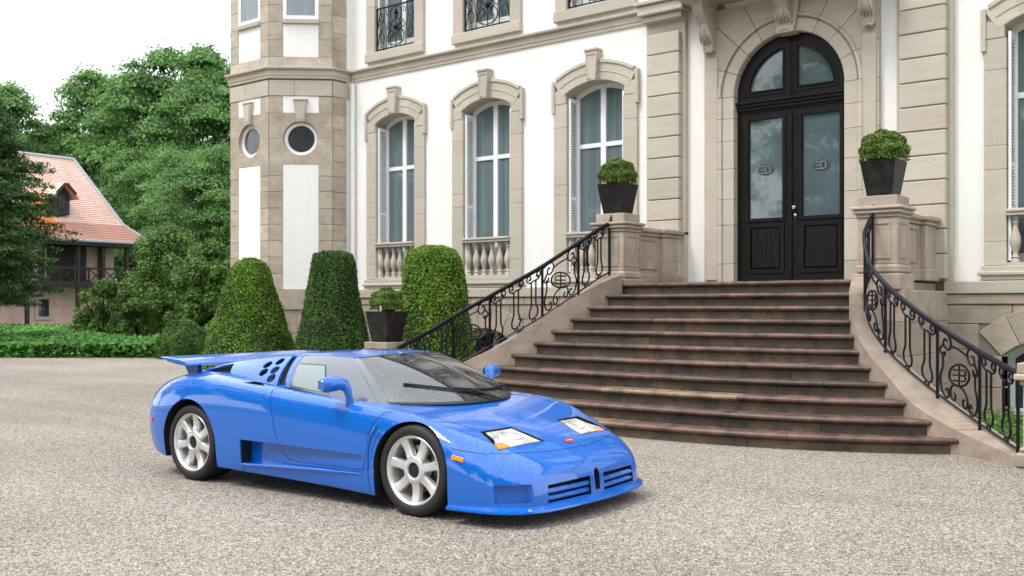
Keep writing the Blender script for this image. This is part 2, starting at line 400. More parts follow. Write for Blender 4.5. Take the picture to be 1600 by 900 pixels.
for (xa, xb) in ((-16.0, -8.2), (-4.1, 3.4)):
    course(xa, xb, 1.66, 1.835, 14.47, [1.5, 1.1, 1.7], M['stone'])
    course(xa, xb, 1.52, 1.66, 14.50, [1.3, .9, 1.6], M['stone_pink'])
    course(xa, xb, 1.26, 1.52, 14.52, [.9, .7, 1.1], M['stone_pink'])
    course(xa, xb, .92, 1.26, 14.52, [.8, 1.1, .75], M['stone_pink'], H0)
    course(xa, xb, .56, .92, 14.52, [1.0, .6, .85], M['stone_pink'], H0)
    course(xa, xb, .0, .56, 14.50, [.7, 1.2, .9], M['stone_pink'], H0)
def vouss(cx, zc, r0, r1, a0, a1, y0, y1, m, parent, flat_top=None, name='stone'):
    """wedge stone between radii, angles from vertical (degrees, + to the right)"""
    A = [math.radians(a0+(a1-a0)*i/4) for i in range(5)]
    inner = [(cx+r0*math.sin(a), zc+r0*math.cos(a)) for a in A]; outer = [(cx+r1*math.sin(a), zc+r1*math.cos(a)) for a in A]
    P = []
    for (rr, yy) in ((r0, y0+.012), (r0+.012, y0), (r1-.01, y0), (r1, y0+.012), (r1, y1), (r0, y1)):
        P.append([(cx+rr*math.sin(a), yy, zc+rr*math.cos(a)) for a in A])
    mb = MB(); mb.grid(P, True); n = 5
    mb.f += [tuple(i*n for i in range(6)), tuple(i*n+4 for i in range(6))[::-1]]
    return mb.obj(name, m, parent)
for a, b in (GW[1], GW[3]):          # basement windows: arch stones, white frame, dark pane
    cx = (a+b)/2; wv = (b-a)/2+.05; R = (wv*wv+.24*.24)/.48; zc = .84+.24-R; am = math.degrees(math.asin(wv/R))
    for k in range(5): vouss(cx, zc, R, R+.42, -am+2*am*k/5+.3, -am+2*am*(k+1)/5-.3, 14.51, 14.9, M['stone_pink'], pl)
    for s_ in (-1, 1):
        for z0, z1 in ((0.0, .42), (.42, .84)):
            xx = sorted((cx+s_*wv, cx+s_*(wv+.3))); MB().box(xx[0], xx[1], 14.515, 14.9, z0+.004, z1-.004, .008).obj('stone', M['stone_pink'], pl)
    o = arch(cx-wv, cx+wv, .05, .84, .24, 10); i_ = arch(cx-wv+.09, cx+wv-.09, .14, .80, .2, 10)
    fr = MB().ring(o, i_, 14.84, 14.9).box(cx-.05, cx+.05, 14.83, 14.9, .1, 1.04).obj('basement_window', M['white'], CH)
    MB().prism(arch(cx-wv+.05, cx+wv-.05, .1, .82, .22, 10), 14.875, 14.885).obj('pane', M['glass_dark'], fr)
# ---- ground floor windows
bal_prof = [(.052, 0), (.052, .03), (.035, .045), (.033, .06), (.045, .075), (.03, .1), (.028, .13), (.046, .19), (.062, .26), (.064, .31), (.055, .37), (.036, .44), (.027, .50), (.026, .53), (.038, .55), (.038, .565), (.028, .58), (.048, .605), (.048, .64)]
BAL = None
def louvre(x, y0, y1, z0, z1, zs, parent, side):
    """shutter leaf folded back against the reveal (thin in x)"""
    t = .035*side; xs = sorted((x, x+t)); mb = MB()
    mb.box(xs[0], xs[1], y0, y0+.035, z0, z1).box(xs[0], xs[1], y1-.035, y1, z0, z1)
    for zz in (z0, zs, z1-.06): mb.box(xs[0]+.001, xs[1]-.001, y0+.035, y1-.035, zz, zz+.06)
    o = mb.obj('shutter', M['shutter'], parent)
    return o, xs
def slats(xs, y0, y1, z0, z1, parent, side):
    mb = MB(); z = z0
    while z < z1:
        a, b = (xs[0]-.004, xs[1]+.004)
        zi, zo = (z+.030, z) if side > 0 else (z, z+.030)
        mb.add([(a, y0, zi), (b, y0, zo), (b, y1, zo), (a, y1, zi), (a, y0, zi+.008), (b, y0, zo+.008), (b, y1, zo+.008), (a, y1, zi+.008)],
               [(0, 1, 2, 3), (4, 7, 6, 5), (0, 4, 5, 1), (2, 6, 7, 3), (1, 5, 6, 2), (0, 3, 7, 4)])
        z += .042
    return mb
def gwin(a, b, k):
    global BAL
    cx = (a+b)/2; wv = (b-a)/2; rise = .15; R = (wv*wv+rise*rise)/(2*rise); zc = 5.2+rise-R; am = math.degrees(math.asin(wv/R))
    sill = MB().box(a-.30, b+.30, 14.50, 14.92, 1.84, 2.03, .01).obj('window_surround', M['stone'], CH)
    MB().box(a-.34, b+.34, 14.47, 14.56, 1.90, 1.955, .012).obj('stone', M['stone'], sill)
    jz = [2.035, 2.35, 3.3+.07*k, 3.62, 4.62, 5.03]
    for s_ in (-1, 1):
        for z0, z1 in zip(jz, jz[1:]):
            e = a if s_ < 0 else b; xx = sorted((e, e+s_*.275))
            MB().box(xx[0], xx[1], 14.545, 14.92, z0+.002, z1-.002, .004).obj('stone', M['stone'], sill)
        # raised edge band and lug at the head
        e = (a-.275) if s_ < 0 else b+.275; xx = sorted((e-.03*s_, e+.035*s_))
        MB().box(xx[0], xx[1], 14.515, 14.6, 4.87, 5.44, .008).obj('stone', M['stone'], sill)
    # arch: shallow segment stones left and right of the keystone
    r1 = R+.33
    for s_ in (-1, 1):
        A0, A1 = 4, am+5
        for q in range(2):
            aa = A0+(A1-A0)*q/2; bb = A0+(A1-A0)*(q+1)/2
            lo, hi = sorted((s_*aa, s_*bb))
            vouss(cx, zc, R, R+.33, lo+.04, hi-.04, 14.535, 14.92, M['stone'], sill)
        lo, hi = sorted((s_*4.5, s_*math.degrees(math.asin(.815/(R+.4)))))
        vouss(cx, zc-.04, R+.33, R+.40, lo, hi, 14.512, 14.62, M['stone'], sill)
        vouss(cx, zc-.04, R+.18, R+.20, lo, hi-.0, 14.524, 14.56, M['stone'], sill)
    # lug corner under the arch ends
    for s_ in (-1, 1):
        e = a if s_ < 0 else b; xx = sorted((e+s_*.02, e+s_*.30)); MB().box(xx[0], xx[1], 14.54, 14.92, 5.034, 5.26, .006).obj('stone', M['stone'], sill)
    # keystone, wider at the top, panelled
    kt, kb, z0, z1 = .125, .09, 5.34, 5.84
    MB().add([(cx-kb, 14.465, z0), (cx+kb, 14.44, z0), (cx+kt, 14.44, z1), (cx-kt, 14.44, z1), (cx-kb, 14.9, z0), (cx+kb, 14.9, z0), (cx+kt, 14.62, z1), (cx-kt, 14.62, z1),
              (cx-kb+.03, 14.44, z0+.04), (cx+kb-.03, 14.44, z0+.04), (cx+kt-.035, 14.44, z1-.06), (cx-kt+.035, 14.44, z1-.06),
              (cx-kb+.038, 14.452, z0+.05), (cx+kb-.038, 14.452, z0+.05), (cx+kt-.045, 14.452, z1-.07), (cx-kt+.045, 14.452, z1-.07)],
             [(4, 7, 6, 5), (0, 4, 5, 1), (1, 5, 6, 2), (2, 6, 7, 3), (3, 7, 4, 0), (0, 1, 9, 8), (1, 2, 10, 9), (2, 3, 11, 10), (3, 0, 8, 11), (8, 9, 13, 12), (9, 10, 14, 13), (10, 11, 15, 14), (11, 8, 12, 15), (12, 13, 14, 15)]).obj('keystone', M['stone'], sill)
    MB().box(cx-kt-.015, cx+kt+.015, 14.42, 14.62, z1, z1+.045, .008).obj('stone', M['stone'], sill)
    # window unit
    y0 = 14.84
    fr = MB().ring(arch(a, b, 2.06, 5.2, .15, 12), arch(a+.075, b-.075, 2.12, 5.14, .135, 12), y0, y0+.06).obj('window', M['white'], CH)
    MB().box(cx-.05, cx+.05, y0-.012, y0+.05, 2.1, 5.30).obj('mullion', M['white'], fr)
    for s_ in (-1, 1):
        xa, xb = sorted((cx+s_*.05, cx+s_*(wv-.075)))
        MB().box(xa, xb, y0-.006, y0+.05, 4.26, 4.335).obj('glazing_bar', M['white'], fr)
        MB().box(xa, xb, y0+.02, y0+.028, 2.1, 4.26).obj('pane', M['glass_win'], fr)
        top = [(x, 4.335) for x in (xa, xb)]+[(x, zc+math.sqrt(R*R-(x-cx)**2)-.03) for x in np.linspace(xb, xa, 6)]
        MB().prism(top, y0+.02, y0+.028).obj('pane', M['glass_win'], fr)
        MB().box(xa+(0 if s_ > 0 else .0), xb, y0-.004, y0+.05, 2.12, 2.2).obj('glazing_bar', M['white'], fr)
        e = a if s_ < 0 else b; x_in = e-s_*.012
        sh, xs = louvre(x_in, 14.60, 14.835, 2.10, 5.12, 3.35, fr, -s_)
        slats(xs, 14.635, 14.80, 2.17, 3.33, fr, -s_).add(*(lambda q: (q.v, q.f))(slats(xs, 14.635, 14.80, 3.42, 5.05, fr, -s_))).obj('shutter_slats', M['shutter'], fr, kind='stuff')
    # balustrade
    rl = MB().box(a+.002, b-.002, 14.50, 14.73, 2.73, 2.775, .01).box(a+.002, b-.002, 14.52, 14.71, 2.685, 2.73, .006).obj('window_balustrade', M['stone'], CH)
    MB().box(a+.002, b-.002, 14.53, 14.70, 2.032, 2.07, .004).obj('baluster_base', M['stone'], rl)
    nb = 6
    for q in range(nb):
        x = a+(b-a)*(q+.5)/nb
        if BAL is None:
            BAL = MB().lathe([(r_*1.12, z_*.955) for r_, z_ in bal_prof], 14).obj('baluster', M['stone'], rl, smooth=True)
            o_ = BAL
        else: o_ = BAL.copy(); COL.objects.link(o_); o_.parent = rl
        o_.location = (x, 14.615, 2.07)
        o_.matrix_parent_inverse = Matrix.Identity(4)
for k, (a, b) in enumerate(GW): gwin(a, b, k % 3)
# ---- upper floor windows with wrought iron guards
def iron_guard(a, b, z0, z1, y, parent):
    cx = (a+b)/2; W2 = (b-a)/2; g = MB().box(a, b, y-.012, y+.012, z1-.025, z1).box(a, b, y-.012, y+.012, z0, z0+.02).box(a, a+.02, y-.012, y+.012, z0, z1).box(b-.02, b, y-.012, y+.012, z0, z1).obj('iron_guard', M['iron'], parent)
    H = z1-z0
    def sc(pts, r=.0085, nm='scroll'):
        P = cr([(cx+u*W2, y, z0+v*H) for u, v in pts], 5); MB().tube(P, r, 5).obj(nm, M['iron'], g)
    def spiral(cu, cv, r, a0, turns, sgn):
        return [(cu+r*(1-.8*i/9)*math.cos(a0+sgn*turns*2*PI*i/9), cv+1.15*r*(1-.8*i/9)*math.sin(a0+sgn*turns*2*PI*i/9)) for i in range(10)]
    sc([(0, 0), (0, .5), (0, 1)], .012, 'stem')
    for s_ in (-1, 1):
        sc([(s_*.05, .05), (s_*.35, .12), (s_*.42, .3), (s_*.2, .42), (s_*.08, .3), (s_*.2, .22)], .011)
        sc([(s_*.05, .95), (s_*.22, .9), (s_*.30, .75), (s_*.18, .62), (s_*.05, .7), (s_*.12, .8)], .011)
        sc([(s_*.06, .5), (s_*.24, .58), (s_*.2, .5), (s_*.1, .46)], .011)
        sc([(s_*.5, .02), (s_*.52, .4), (s_*.62, .7), (s_*.55, .98)])
        sc([(s_*u, v) for u, v in spiral(.72, .25, .17, 0, 1.1, 1)]+[])
        sc([(s_*u, v) for u, v in spiral(.76, .78, .15, PI, 1.1, 1)])
        sc([(s_*u, v) for u, v in spiral(.36, .55, .12, 0, 1.1, -1)])
        sc([(s_*u, v) for u, v in spiral(.45, .86, .1, PI/2, 1.1, 1)])
        sc([(s_*.95, .1), (s_*.8, .45), (s_*.92, .6), (s_*.8, .95)])
        sc([(s_*.2, .02), (s_*.3, .2), (s_*.15, .33), (s_*.3, .5), (s_*.1, .66)])
        sc([(s_*.9, .35), (s_*.7, .5), (s_*.9, .64)])
    MB().lathe([(.01, -.06), (.05, -.03), (.055, .02), (.03, .05), (.008, .08)], 8, (cx, y, z0+.46*H)).obj('rosette', M['iron'], g)
    MB().lathe([(.01, -.07), (.045, -.03), (.035, .03), (.008, .09)], 8, (cx, y, z0+.84*H)).obj('rosette', M['iron'], g)
def uwin(a, b):
    cx = (a+b)/2
    sl_ = MB().box(a-.26, b+.26, 14.50, 14.92, 6.47, 6.655, .01).obj('window_surround', M['stone'], CH)
    for s_ in (-1, 1):
        e = a if s_ < 0 else b; xx = sorted((e, e+s_*.25))
        for z0, z1 in ((6.657, 7.6), (7.603, 8.4), (8.403, 9.3)): MB().box(xx[0], xx[1], 14.54, 14.92, z0, z1, .008).obj('stone', M['stone'], sl_)
    MB().box(a-.26, b+.26, 14.52, 14.92, 9.3, 9.5, .01).obj('lintel', M['stone'], sl_)
    y0 = 14.84
    fr = MB().ring([(a, 6.66), (b, 6.66), (b, 9.28), (a, 9.28)], [(a+.07, 6.73), (b-.07, 6.73), (b-.07, 9.2), (a+.07, 9.2)], y0, y0+.06).obj('window', M['white'], CH)
    MB().box(cx-.05, cx+.05, y0-.012, y0+.05, 6.7, 9.25).obj('mullion', M['white'], fr)
    for s_ in (-1, 1):
        xa, xb = sorted((cx+s_*.05, cx+s_*((b-a)/2-.07)))
        MB().box(xa, xb, y0+.02, y0+.028, 6.7, 9.2).obj('pane', M['glass_win'], fr)
        MB().box(xa, xb, y0-.006, y0+.05, 7.9, 7.97).obj('glazing_bar', M['white'], fr)
        MB().box(xa, xb, y0-.008, y0+.05, 6.72, 6.9).obj('glazing_bar', M['white'], fr)
        e = a if s_ < 0 else b; sh, xs = louvre(e-s_*.012, 14.62, 14.835, 6.68, 9.2, 7.9, fr, -s_)
        slats(xs, 14.655, 14.80, 6.76, 9.1, fr, -s_).obj('shutter_slats', M['shutter'], fr, kind='stuff')
    iron_guard(a+.01, b-.01, 6.70, 7.56, 14.60, CH)
for k, (a, b) in enumerate(GW[:3]+GW[3:]): uwin(a-.03*(k < 1), b)
# ---- string course between the floors
def cornice(path, z, parent=CH, name='string_course', prof=None, m=None, stones_at=None):
    """profile swept along a plan path (x,y points), outward = right-hand side of travel"""
    prof = prof or [(0, -.215), (.05, -.215), (.055, -.165), (.07, -.15), (.07, -.045), (.1, -.04), (.135, -.03), (.14, .0), (.13, .01), (0, .03)]
    n = len(path); P = []
    for i, (x, y) in enumerate(path):
        def nrm(a, b):
            d = Vector((b[0]-a[0], b[1]-a[1])).normalized(); return Vector((d.y, -d.x))
        n0 = nrm(path[i-1], path[i]) if i else nrm(path[0], path[1]); n1 = nrm(path[i], path[i+1]) if i < n-1 else n0
        mm_ = (n0+n1); mm_ = mm_/mm_.length; mm_ = mm_/max(.3, mm_.dot(n0))
        P.append([(x+mm_.x*o, y+mm_.y*o, z+h) for o, h in prof])
    mb = MB().grid(P); k = len(prof)
    mb.f += [tuple(range(k)), tuple((n-1)*k+i for i in range(k))[::-1]]
    for i in range(n-1): mb.f.append((i*k, (i+1)*k, (i+1)*k+k-1, i*k+k-1))
    return mb.obj(name, m or M['stone'], parent)
sc_ = cornice([(-15.9, 14.62), (-14.4, 14.62)], 6.37)
xs_ = [-14.397, -12.75, -11.1, -9.45, -8.72]
for x0, x1 in zip(xs_, xs_[1:]): cornice([(x0, 14.62), (x1-.004, 14.62)], 6.37)
for x0, x1 in zip([-4.0, -2.4, -.8, .8], [-2.4, -.8, .8, 3.4]): cornice([(x0, 14.62), (x1-.004, 14.62)], 6.37)
# ---- pilasters flanking the portal bay
def pilaster(x0, x1):
    p = MB().box(x0-.06, x1+.06, 14.50, WY+.02, 1.84, 6.1).obj('pilaster', M['stone'], CH)
    z = 1.86; n = 0
    for i in range(13):
        zt = 1.87+.3365*(i+1)-.003
        if zt > 6.13: break
        MB().box(x0, x1, 14.40, 14.52, z+.006, min(zt, 6.10)-.006, .012).obj('stone', M['stone'], p); z = zt
    MB().box(x0-.07, x1+.07, 14.36, 14.62, 6.10, 6.20, .01).obj('stone', M['stone'], p)
    MB().box(x0-.12, x1+.12, 14.29, 14.62, 6.203, 6.36, .015).obj('stone', M['stone'], p)
    MB().box(x0-.17, x1+.17, 14.24, 14.62, 6.363, 6.43, .012).obj('stone', M['stone'], p)
pilaster(-8.71, -8.12); pilaster(-4.67, -4.05)
# ---- portal: voussoirs radiating into a rectangular field, inner moulded arch ring, jambs
PX0, PX1 = -7.72, -4.98
po = MB().box(PX0+.01, DXC-DR-.21, 14.56, 14.62, 1.84, 6.3).box(DXC+DR+.21, PX1-.01, 14.56, 14.62, 1.84, 6.3).obj('portal', M['joint'], CH)
ZC = 4.73
angs = [-90, -68, -46, -27, -9, 9, 27, 46, 68, 90]
def field(a0, a1):
    """stone between the ring (r=1.13) and the rectangle"""
    def out(a):
        s_, c_ = math.sin(a), math.cos(a); r = min((PX1-DXC if s_ > 0 else DXC-PX0)/max(1e-6, abs(s_)), (6.12-ZC)/max(1e-6, c_)); return (DXC+r*s_, ZC+r*c_)
    A = [math.radians(a0+(a1-a0)*i/5) for i in range(6)]
    inn = [(DXC+1.135*math.sin(a), ZC+1.135*math.cos(a)) for a in A]
    o = [out(A[0])]
    for s_ in (-1, 1):
        ca = math.atan2((PX1-DXC) if s_ > 0 else -(DXC-PX0), 6.12-ZC)
        if A[0] < ca < A[-1]: o.append(out(ca))
    o.append(out(A[-1]))
    poly = inn+o[::-1]
    c = Vector((sum(p[0] for p in poly)/len(poly), sum(p[1] for p in poly)/len(poly)))
    sh = [(p[0]+(c.x-p[0])*.008, p[1]+(c.y-p[1])*.008) for p in poly]
    MB().prism(sh, 14.505, 14.6).obj('stone', M['stone'], po)
for a0, a1 in zip(angs, angs[1:]):
    g_ = .25
    if a0 != -9: vouss(DXC, ZC, DR, 1.06, a0+g_, a1-g_, 14.49, 14.86, M['stone'], po)
    if a0 != -9:
        vouss(DXC, ZC, 1.06, 1.085, a0+g_, a1-g_, 14.505, 14.62, M['stone'], po)
        vouss(DXC, ZC, 1.085, 1.135, a0+g_, a1-g_, 14.462, 14.62, M['stone'], po)
        field(a0+g_*.6, a1-g_*.6)
zj = [1.86, 2.15, 2.75, 3.15, 3.62, 4.05, 4.40, ZC-.002]
for s_ in (-1, 1):
    for z0, z1 in zip(zj, zj[1:]):
        xa, xb = sorted((DXC+s_*DR, DXC+s_*1.06)); MB().box(xa, xb, 14.49, 14.86, z0+.002, z1-.002, .005).obj('stone', M['stone'], po)
        xa, xb = sorted((DXC+s_*1.063, DXC+s_*1.135)); MB().box(xa, xb, 14.465, 14.62, z0+.002, z1-.002, .006).obj('stone', M['stone'], po)
        e = PX0 if s_ < 0 else PX1; xa, xb = sorted((DXC+s_*1.138, e)); MB().box(xa, xb, 14.505, 14.62, z0+.002, z1-.002, .005).obj('stone', M['stone'], po)
    e = PX0 if s_ < 0 else PX1; xa, xb = sorted((e-s_*.03, e-s_*.24)); MB().box(xa, xb, 14.48, 14.6, 1.9, 5.38, .006).obj('strip', M['stone'], po)
# scroll corbels carrying the balcony
def corbel(cx, ztop, w_, proj, hgt, name='corbel'):
    pr = []
    for i in range(17):
        t = i/16; y = proj*(1-t)**.9*(1 if t < .5 else 1)+.05*math.sin(t*PI*2.3)
        pr.append((14.46-max(.035, y), ztop-hgt*t))
    poly = [(14.6, ztop)]+pr+[(14.6, ztop-hgt)]
    c = MB().prism(poly, cx-w_/2, cx+w_/2, 'yz').obj(name, M['stone'], CH)
    for s_ in (-1, 1):
        for (f0, f1, r) in ((0, .42, .085), (.45, .8, .05)):
            cy = 14.46-proj*(1-f1)*.75; cz = ztop-hgt*(f0+f1)/2
            sp = [(cx+s_*(w_/2+.004), cy+r*(1-i/14)*math.cos(i*.8), cz+r*(1-i/14)*math.sin(i*.8)) for i in range(14)]
            MB().tube(sp, .012, 5).obj('volute', M['stone'], c)
        MB().tube(cr([(cx+s_*(w_/2-.015), y-.004, z) for y, z in pr[::2]], 3), .016, 5).obj('edge_roll', M['stone'], c)
    # acanthus leaf and drop below
    for j in range(5):
        u = (j-2)*.22*w_
        P = cr([(cx+u*.4, 14.44-proj*.45, ztop-hgt*.45), (cx+u, 14.40-proj*.28-.03*(j == 2), ztop-hgt*.68), (cx+u*1.25, 14.42-proj*.12, ztop-hgt*.85)], 4)
        MB().tube(P, [.012+.014*math.sin(PI*i/(len(P)-1)) for i in range(len(P))], 6).obj('leaf_carving', M['stone'], c)
    for j in range(3): MB().lathe([(.012, -.03), (.034, -.01), (.03, .015), (.01, .03)], 8, (cx+(j-1)*.045, 14.41, ztop-hgt*(1.0+.02*(j != 1)))).obj('berry_carving', M['stone'], c)
corbel(-7.60, 6.22, .17, .42, .74); corbel(-5.10, 6.22, .17, .42, .74)
kc = corbel(-6.34, 6.22, .20, .30, .60, 'corbel')
MB().box(-6.48, -6.20, 14.40, 14.86, 5.56, 5.66, .01).obj('keystone', M['stone'], po)
MB().add([(-6.475, 14.44, 5.60), (-6.205, 14.44, 5.60), (-6.13, 14.44, 6.1), (-6.55, 14.44, 6.1), (-6.475, 14.6, 5.6), (-6.205, 14.6, 5.6), (-6.13, 14.6, 6.1), (-6.55, 14.6, 6.1)], [(0, 1, 2, 3), (4, 7, 6, 5), (0, 4, 5, 1), (1, 5, 6, 2), (2, 6, 7, 3), (3, 7, 4, 0)]).obj('keystone', M['stone'], po)
bs = MB().box(-8.0, -4.75, 13.72, 14.62, 6.27, 6.42, .02).box(-7.9, -4.85, 13.85, 14.62, 6.215, 6.267, .01).obj('balcony', M['stone'], CH)
for j in range(9):
    o_ = BAL.copy(); COL.objects.link(o_); o_.parent = bs; o_.location = (-7.8+j*.35, 13.85, 6.42)
MB().box(-7.95, -4.8, 13.76, 13.94, 7.06, 7.15, .01).obj('balcony_rail', M['stone'], bs)
bw = MB().ring([(-7.3, 6.45), (-5.4, 6.45), (-5.4, 9.2), (-7.3, 9.2)], [(-7.2, 6.5), (-5.5, 6.5), (-5.5, 9.1), (-7.2, 9.1)], 14.8, 14.86).obj('window', M['white'], CH)
MB().box(-7.25, -5.45, 14.83, 14.84, 6.5, 9.1).obj('pane', M['glass_win'], bw)
# ---- the double door
fy = 14.62
d_o = arch(DXC-DR+.003, DXC+DR-.003, 1.842, ZC, DR-.004, 20)
door = MB().ring(arch(DXC-DR+.002, DXC+DR-.002, 4.60, ZC, DR-.003, 20), arch(DXC-DR+.13, DXC+DR-.13, 4.72, ZC+.02, DR-.15, 20), fy, fy+.09).obj('entrance_door', M['black_wood'], CH)
MB().box(DXC-DR+.002, DXC-DR+.055, fy, fy+.09, 1.842, 4.60).box(DXC+DR-.055, DXC+DR-.002, fy, fy+.09, 1.842, 4.60).box(DXC-DR+.055, DXC+DR-.055, fy, fy+.09, 4.47, 4.60).obj('door_frame', M['black_wood'], door)
MB().box(DXC-DR-.02, DXC+DR+.02, fy-.07, fy, 4.60, 4.65, .01).box(DXC-DR+.0, DXC+DR-.0, fy-.045, fy, 4.55, 4.60, .012).box(DXC-DR, DXC+DR, fy-.03, fy, 4.50, 4.55, .008).obj('transom', M['black_wood'], door)
tb = MB()
for i in range(58): tb.box(DXC-DR+.015+i*.03, DXC-DR+.035+i*.03, fy-.052, fy-.04, 4.556, 4.594)
tb.obj('transom_beading', M['black_wood'], door, kind='stuff')
MB().box(DXC-.045, DXC+.045, fy-.02, fy+.06, 4.65, 5.47).obj('fanlight_mullion', M['black_wood'], door)
MB().box(DXC-.012, DXC+.012, fy-.035, fy, 4.65, 5.52).obj('fanlight_moulding', M['black_wood'], door)
for s_ in (-1, 1):
    def quad(r, x0, zb):
        pts = [(DXC+s_*x0, zb)]
        xm = math.sqrt(max(0, r*r-(zb-ZC)**2)); A0 = math.asin(x0/r); A1 = math.atan2(xm, zb-ZC)
        return [(DXC+s_*x0, zb)]+[(DXC+s_*r*math.sin(A0+(A1-A0)*i/9), ZC+r*math.cos(A0+(A1-A0)*i/9)) for i in range(10)]
    MB().ring(quad(.86-.12, .045, 4.72), quad(.86-.17, .10, 4.775), fy-.012, fy+.05).obj('fanlight_frame', M['black_wood'], door)
    MB().ring(quad(.86-.165, .095, 4.77), quad(.86-.185, .115, 4.79), fy-.03, fy+.05).obj('fanlight_bead', M['black_wood'], door)
    MB().prism(quad(.86-.165, .095, 4.77), fy+.035, fy+.045).obj('pane', M['glass_door'], door)
# leaves
def leaf_door(s_):
    a, b = sorted((DXC+s_*.004, DXC+s_*(DR-.057)))
    rx = lambda l, r: [(l, 0), (r, 0)]
    g0, g1 = (-7.02, -6.47) if s_ < 0 else (-6.16, -5.585)
    zg0, zg1 = 2.84, 4.35; y = fy+.012
    R4 = lambda x0, x1, z0, z1: [(x0, z0), (x1, z0), (x1, z1), (x0, z1)]
    mb = MB().box(a, g0, y, y+.055, 1.85, 4.465).box(g1, b, y, y+.055, 1.85, 4.465).box(g0, g1, y, y+.055, 1.85, 2.03).box(g0, g1, y, y+.055, 2.74, zg0).box(g0, g1, y, y+.055, zg1, 4.465)
    lf = mb.obj('door_leaf', M['black_wood'], CH)
    MB().ring(R4(g0-.05, g1+.05, zg0-.05, zg1+.05), R4(g0, g1, zg0, zg1), y-.02, y+.03).obj('glass_bead', M['black_wood'], lf)
    MB().ring(R4(g0-.03, g1+.03, 2.0, 2.76), R4(g0+.03, g1-.03, 2.06, 2.70), y-.018, y+.03).obj('panel_moulding', M['black_wood'], lf)
    MB().box(g0+.045, g1-.045, y-.008, y+.03, 2.075, 2.685, .012).obj('door_panel', M['black_wood'], lf)
    MB().box(g0+.01, g1-.01, y+.02, y+.05, 2.03, 2.74).obj('panel_back', M['black_wood'], lf)
    MB().box(g0-.005, g1+.005, y+.025, y+.033, zg0-.005, zg1+.005).obj('pane', M['glass_door'], lf)
    # etched oval with the two-letter monogram
    ex = (g0+g1)/2+.0; ez = 3.58; pts = [(ex+.135*math.cos(2*PI*i/24), ez+.085*math.sin(2*PI*i/24)) for i in range(24)]
    MB().prism(pts, y+.019, y+.0245).obj('oval_emblem', M['emblem_dark'], lf)
    mb = MB(); yy = y+.016
    mb.tube([(ex-.005, yy, ez-.055), (ex-.005, yy, ez+.055)], .006, 4)
    for dz in (-.05, 0, .05): mb.tube([(ex-.085, yy, ez+dz), (ex-.005, yy, ez+dz)], .006, 4)
    for c0 in (.026, -.026):
        mb.tube([(ex-.005, yy, ez+c0+.026)]+[(ex+.045+.026*math.sin(PI*i/6), yy, ez+c0+.026*math.cos(PI*i/6)) for i in range(7)]+[(ex-.005, yy, ez+c0-.026)], .006, 4)
    mb.obj('monogram', M['emblem_pale'], lf)
    if s_ < 0:
        pass
    else:
        MB().lathe([(.012, 0), (.012, .03), (.03, .035), (.036, .055), (.026, .075), (.005, .08)], 12).xf(Matrix.Translation((-6.27, y, 2.97)) @ Matrix.Rotation(PI/2, 4, 'X')).obj('door_knob', M['steel'], lf, smooth=True)
        MB().lathe([(.022, 0), (.022, .006), (.01, .01)], 12).xf(Matrix.Translation((-6.27, y, 2.86)) @ Matrix.Rotation(PI/2, 4, 'X')).obj('keyhole', M['steel'], lf)
        MB().box(DXC-.025, DXC+.025, y-.03, y, 1.86, 4.46, .01).obj('astragal', M['black_wood'], lf)
M['emblem_dark'] = mat('dark_green_etching', (.04, .062, .055), .3); M['emblem_pale'] = mat('pale_etching', (.25, .32, .33), .4)
leaf_door(-1); leaf_door(1)
MB().box(DXC-DR-.1, DXC+DR+.1, 14.74, 14.76, 1.84, 5.6).obj('hall_shade_sheet', mat('hall_shade_sheet', (.02, .02, .02), .9), CH)  # near-black sheet, the unlit hall painted as a colour

# ================================================================== corner tower (half octagon bay)
TA, TB, TC, TD, TE = (-16.0, 14.62), (-16.02, 14.12), (-16.97, 13.26), (-18.24, 13.26), (-19.15, 14.12)
TZ = 9.8
tw = MB().prism([TA, (-16.02, 16.0), (-19.15, 16.0), TE, TD, TC, TB][::-1], 0, TZ, 'xy').obj('tower', M['joint'], CH)
def frame_of(p, q):
    """local frame on a tower face: u along from p to q, outward normal n (towards the viewer side)"""
    d = Vector((q[0]-p[0], q[1]-p[1], 0)); Lh = d.length; d.normalize(); n = Vector((d.y, -d.x, 0)); return Vector((p[0], p[1], 0)), d, n, Lh
def fbox(F, u0, u1, z0, z1, o0, o1, b=.006):
    P0, d, n, Lh = F; Mx = Matrix(((d.x, -n.x, 0, P0.x), (d.y, -n.y, 0, P0.y), (0, 0, 1, 0), (0, 0, 0, 1)))
    return MB().box(u0, u1, -o1, -o0, z0, z1, b).xf(Mx)
def fprism(F, poly, o0, o1):
    P0, d, n, Lh = F; Mx = Matrix(((d.x, -n.x, 0, P0.x), (d.y, -n.y, 0, P0.y), (0, 0, 1, 0), (0, 0, 0, 1)))
    return MB().prism(poly, -o1, -o0).xf(Mx)
def fmat(F):
    P0, d, n, Lh = F; return Matrix(((d.x, -n.x, 0, P0.x), (d.y, -n.y, 0, P0.y), (0, 0, 1, 0), (0, 0, 0, 1)))
TCUT = []
hz = [1.835, 2.16, 2.50, 2.84, 3.17, 3.50, 3.84, 4.16, 4.47, 4.80, 5.13, 5.45, 5.80]
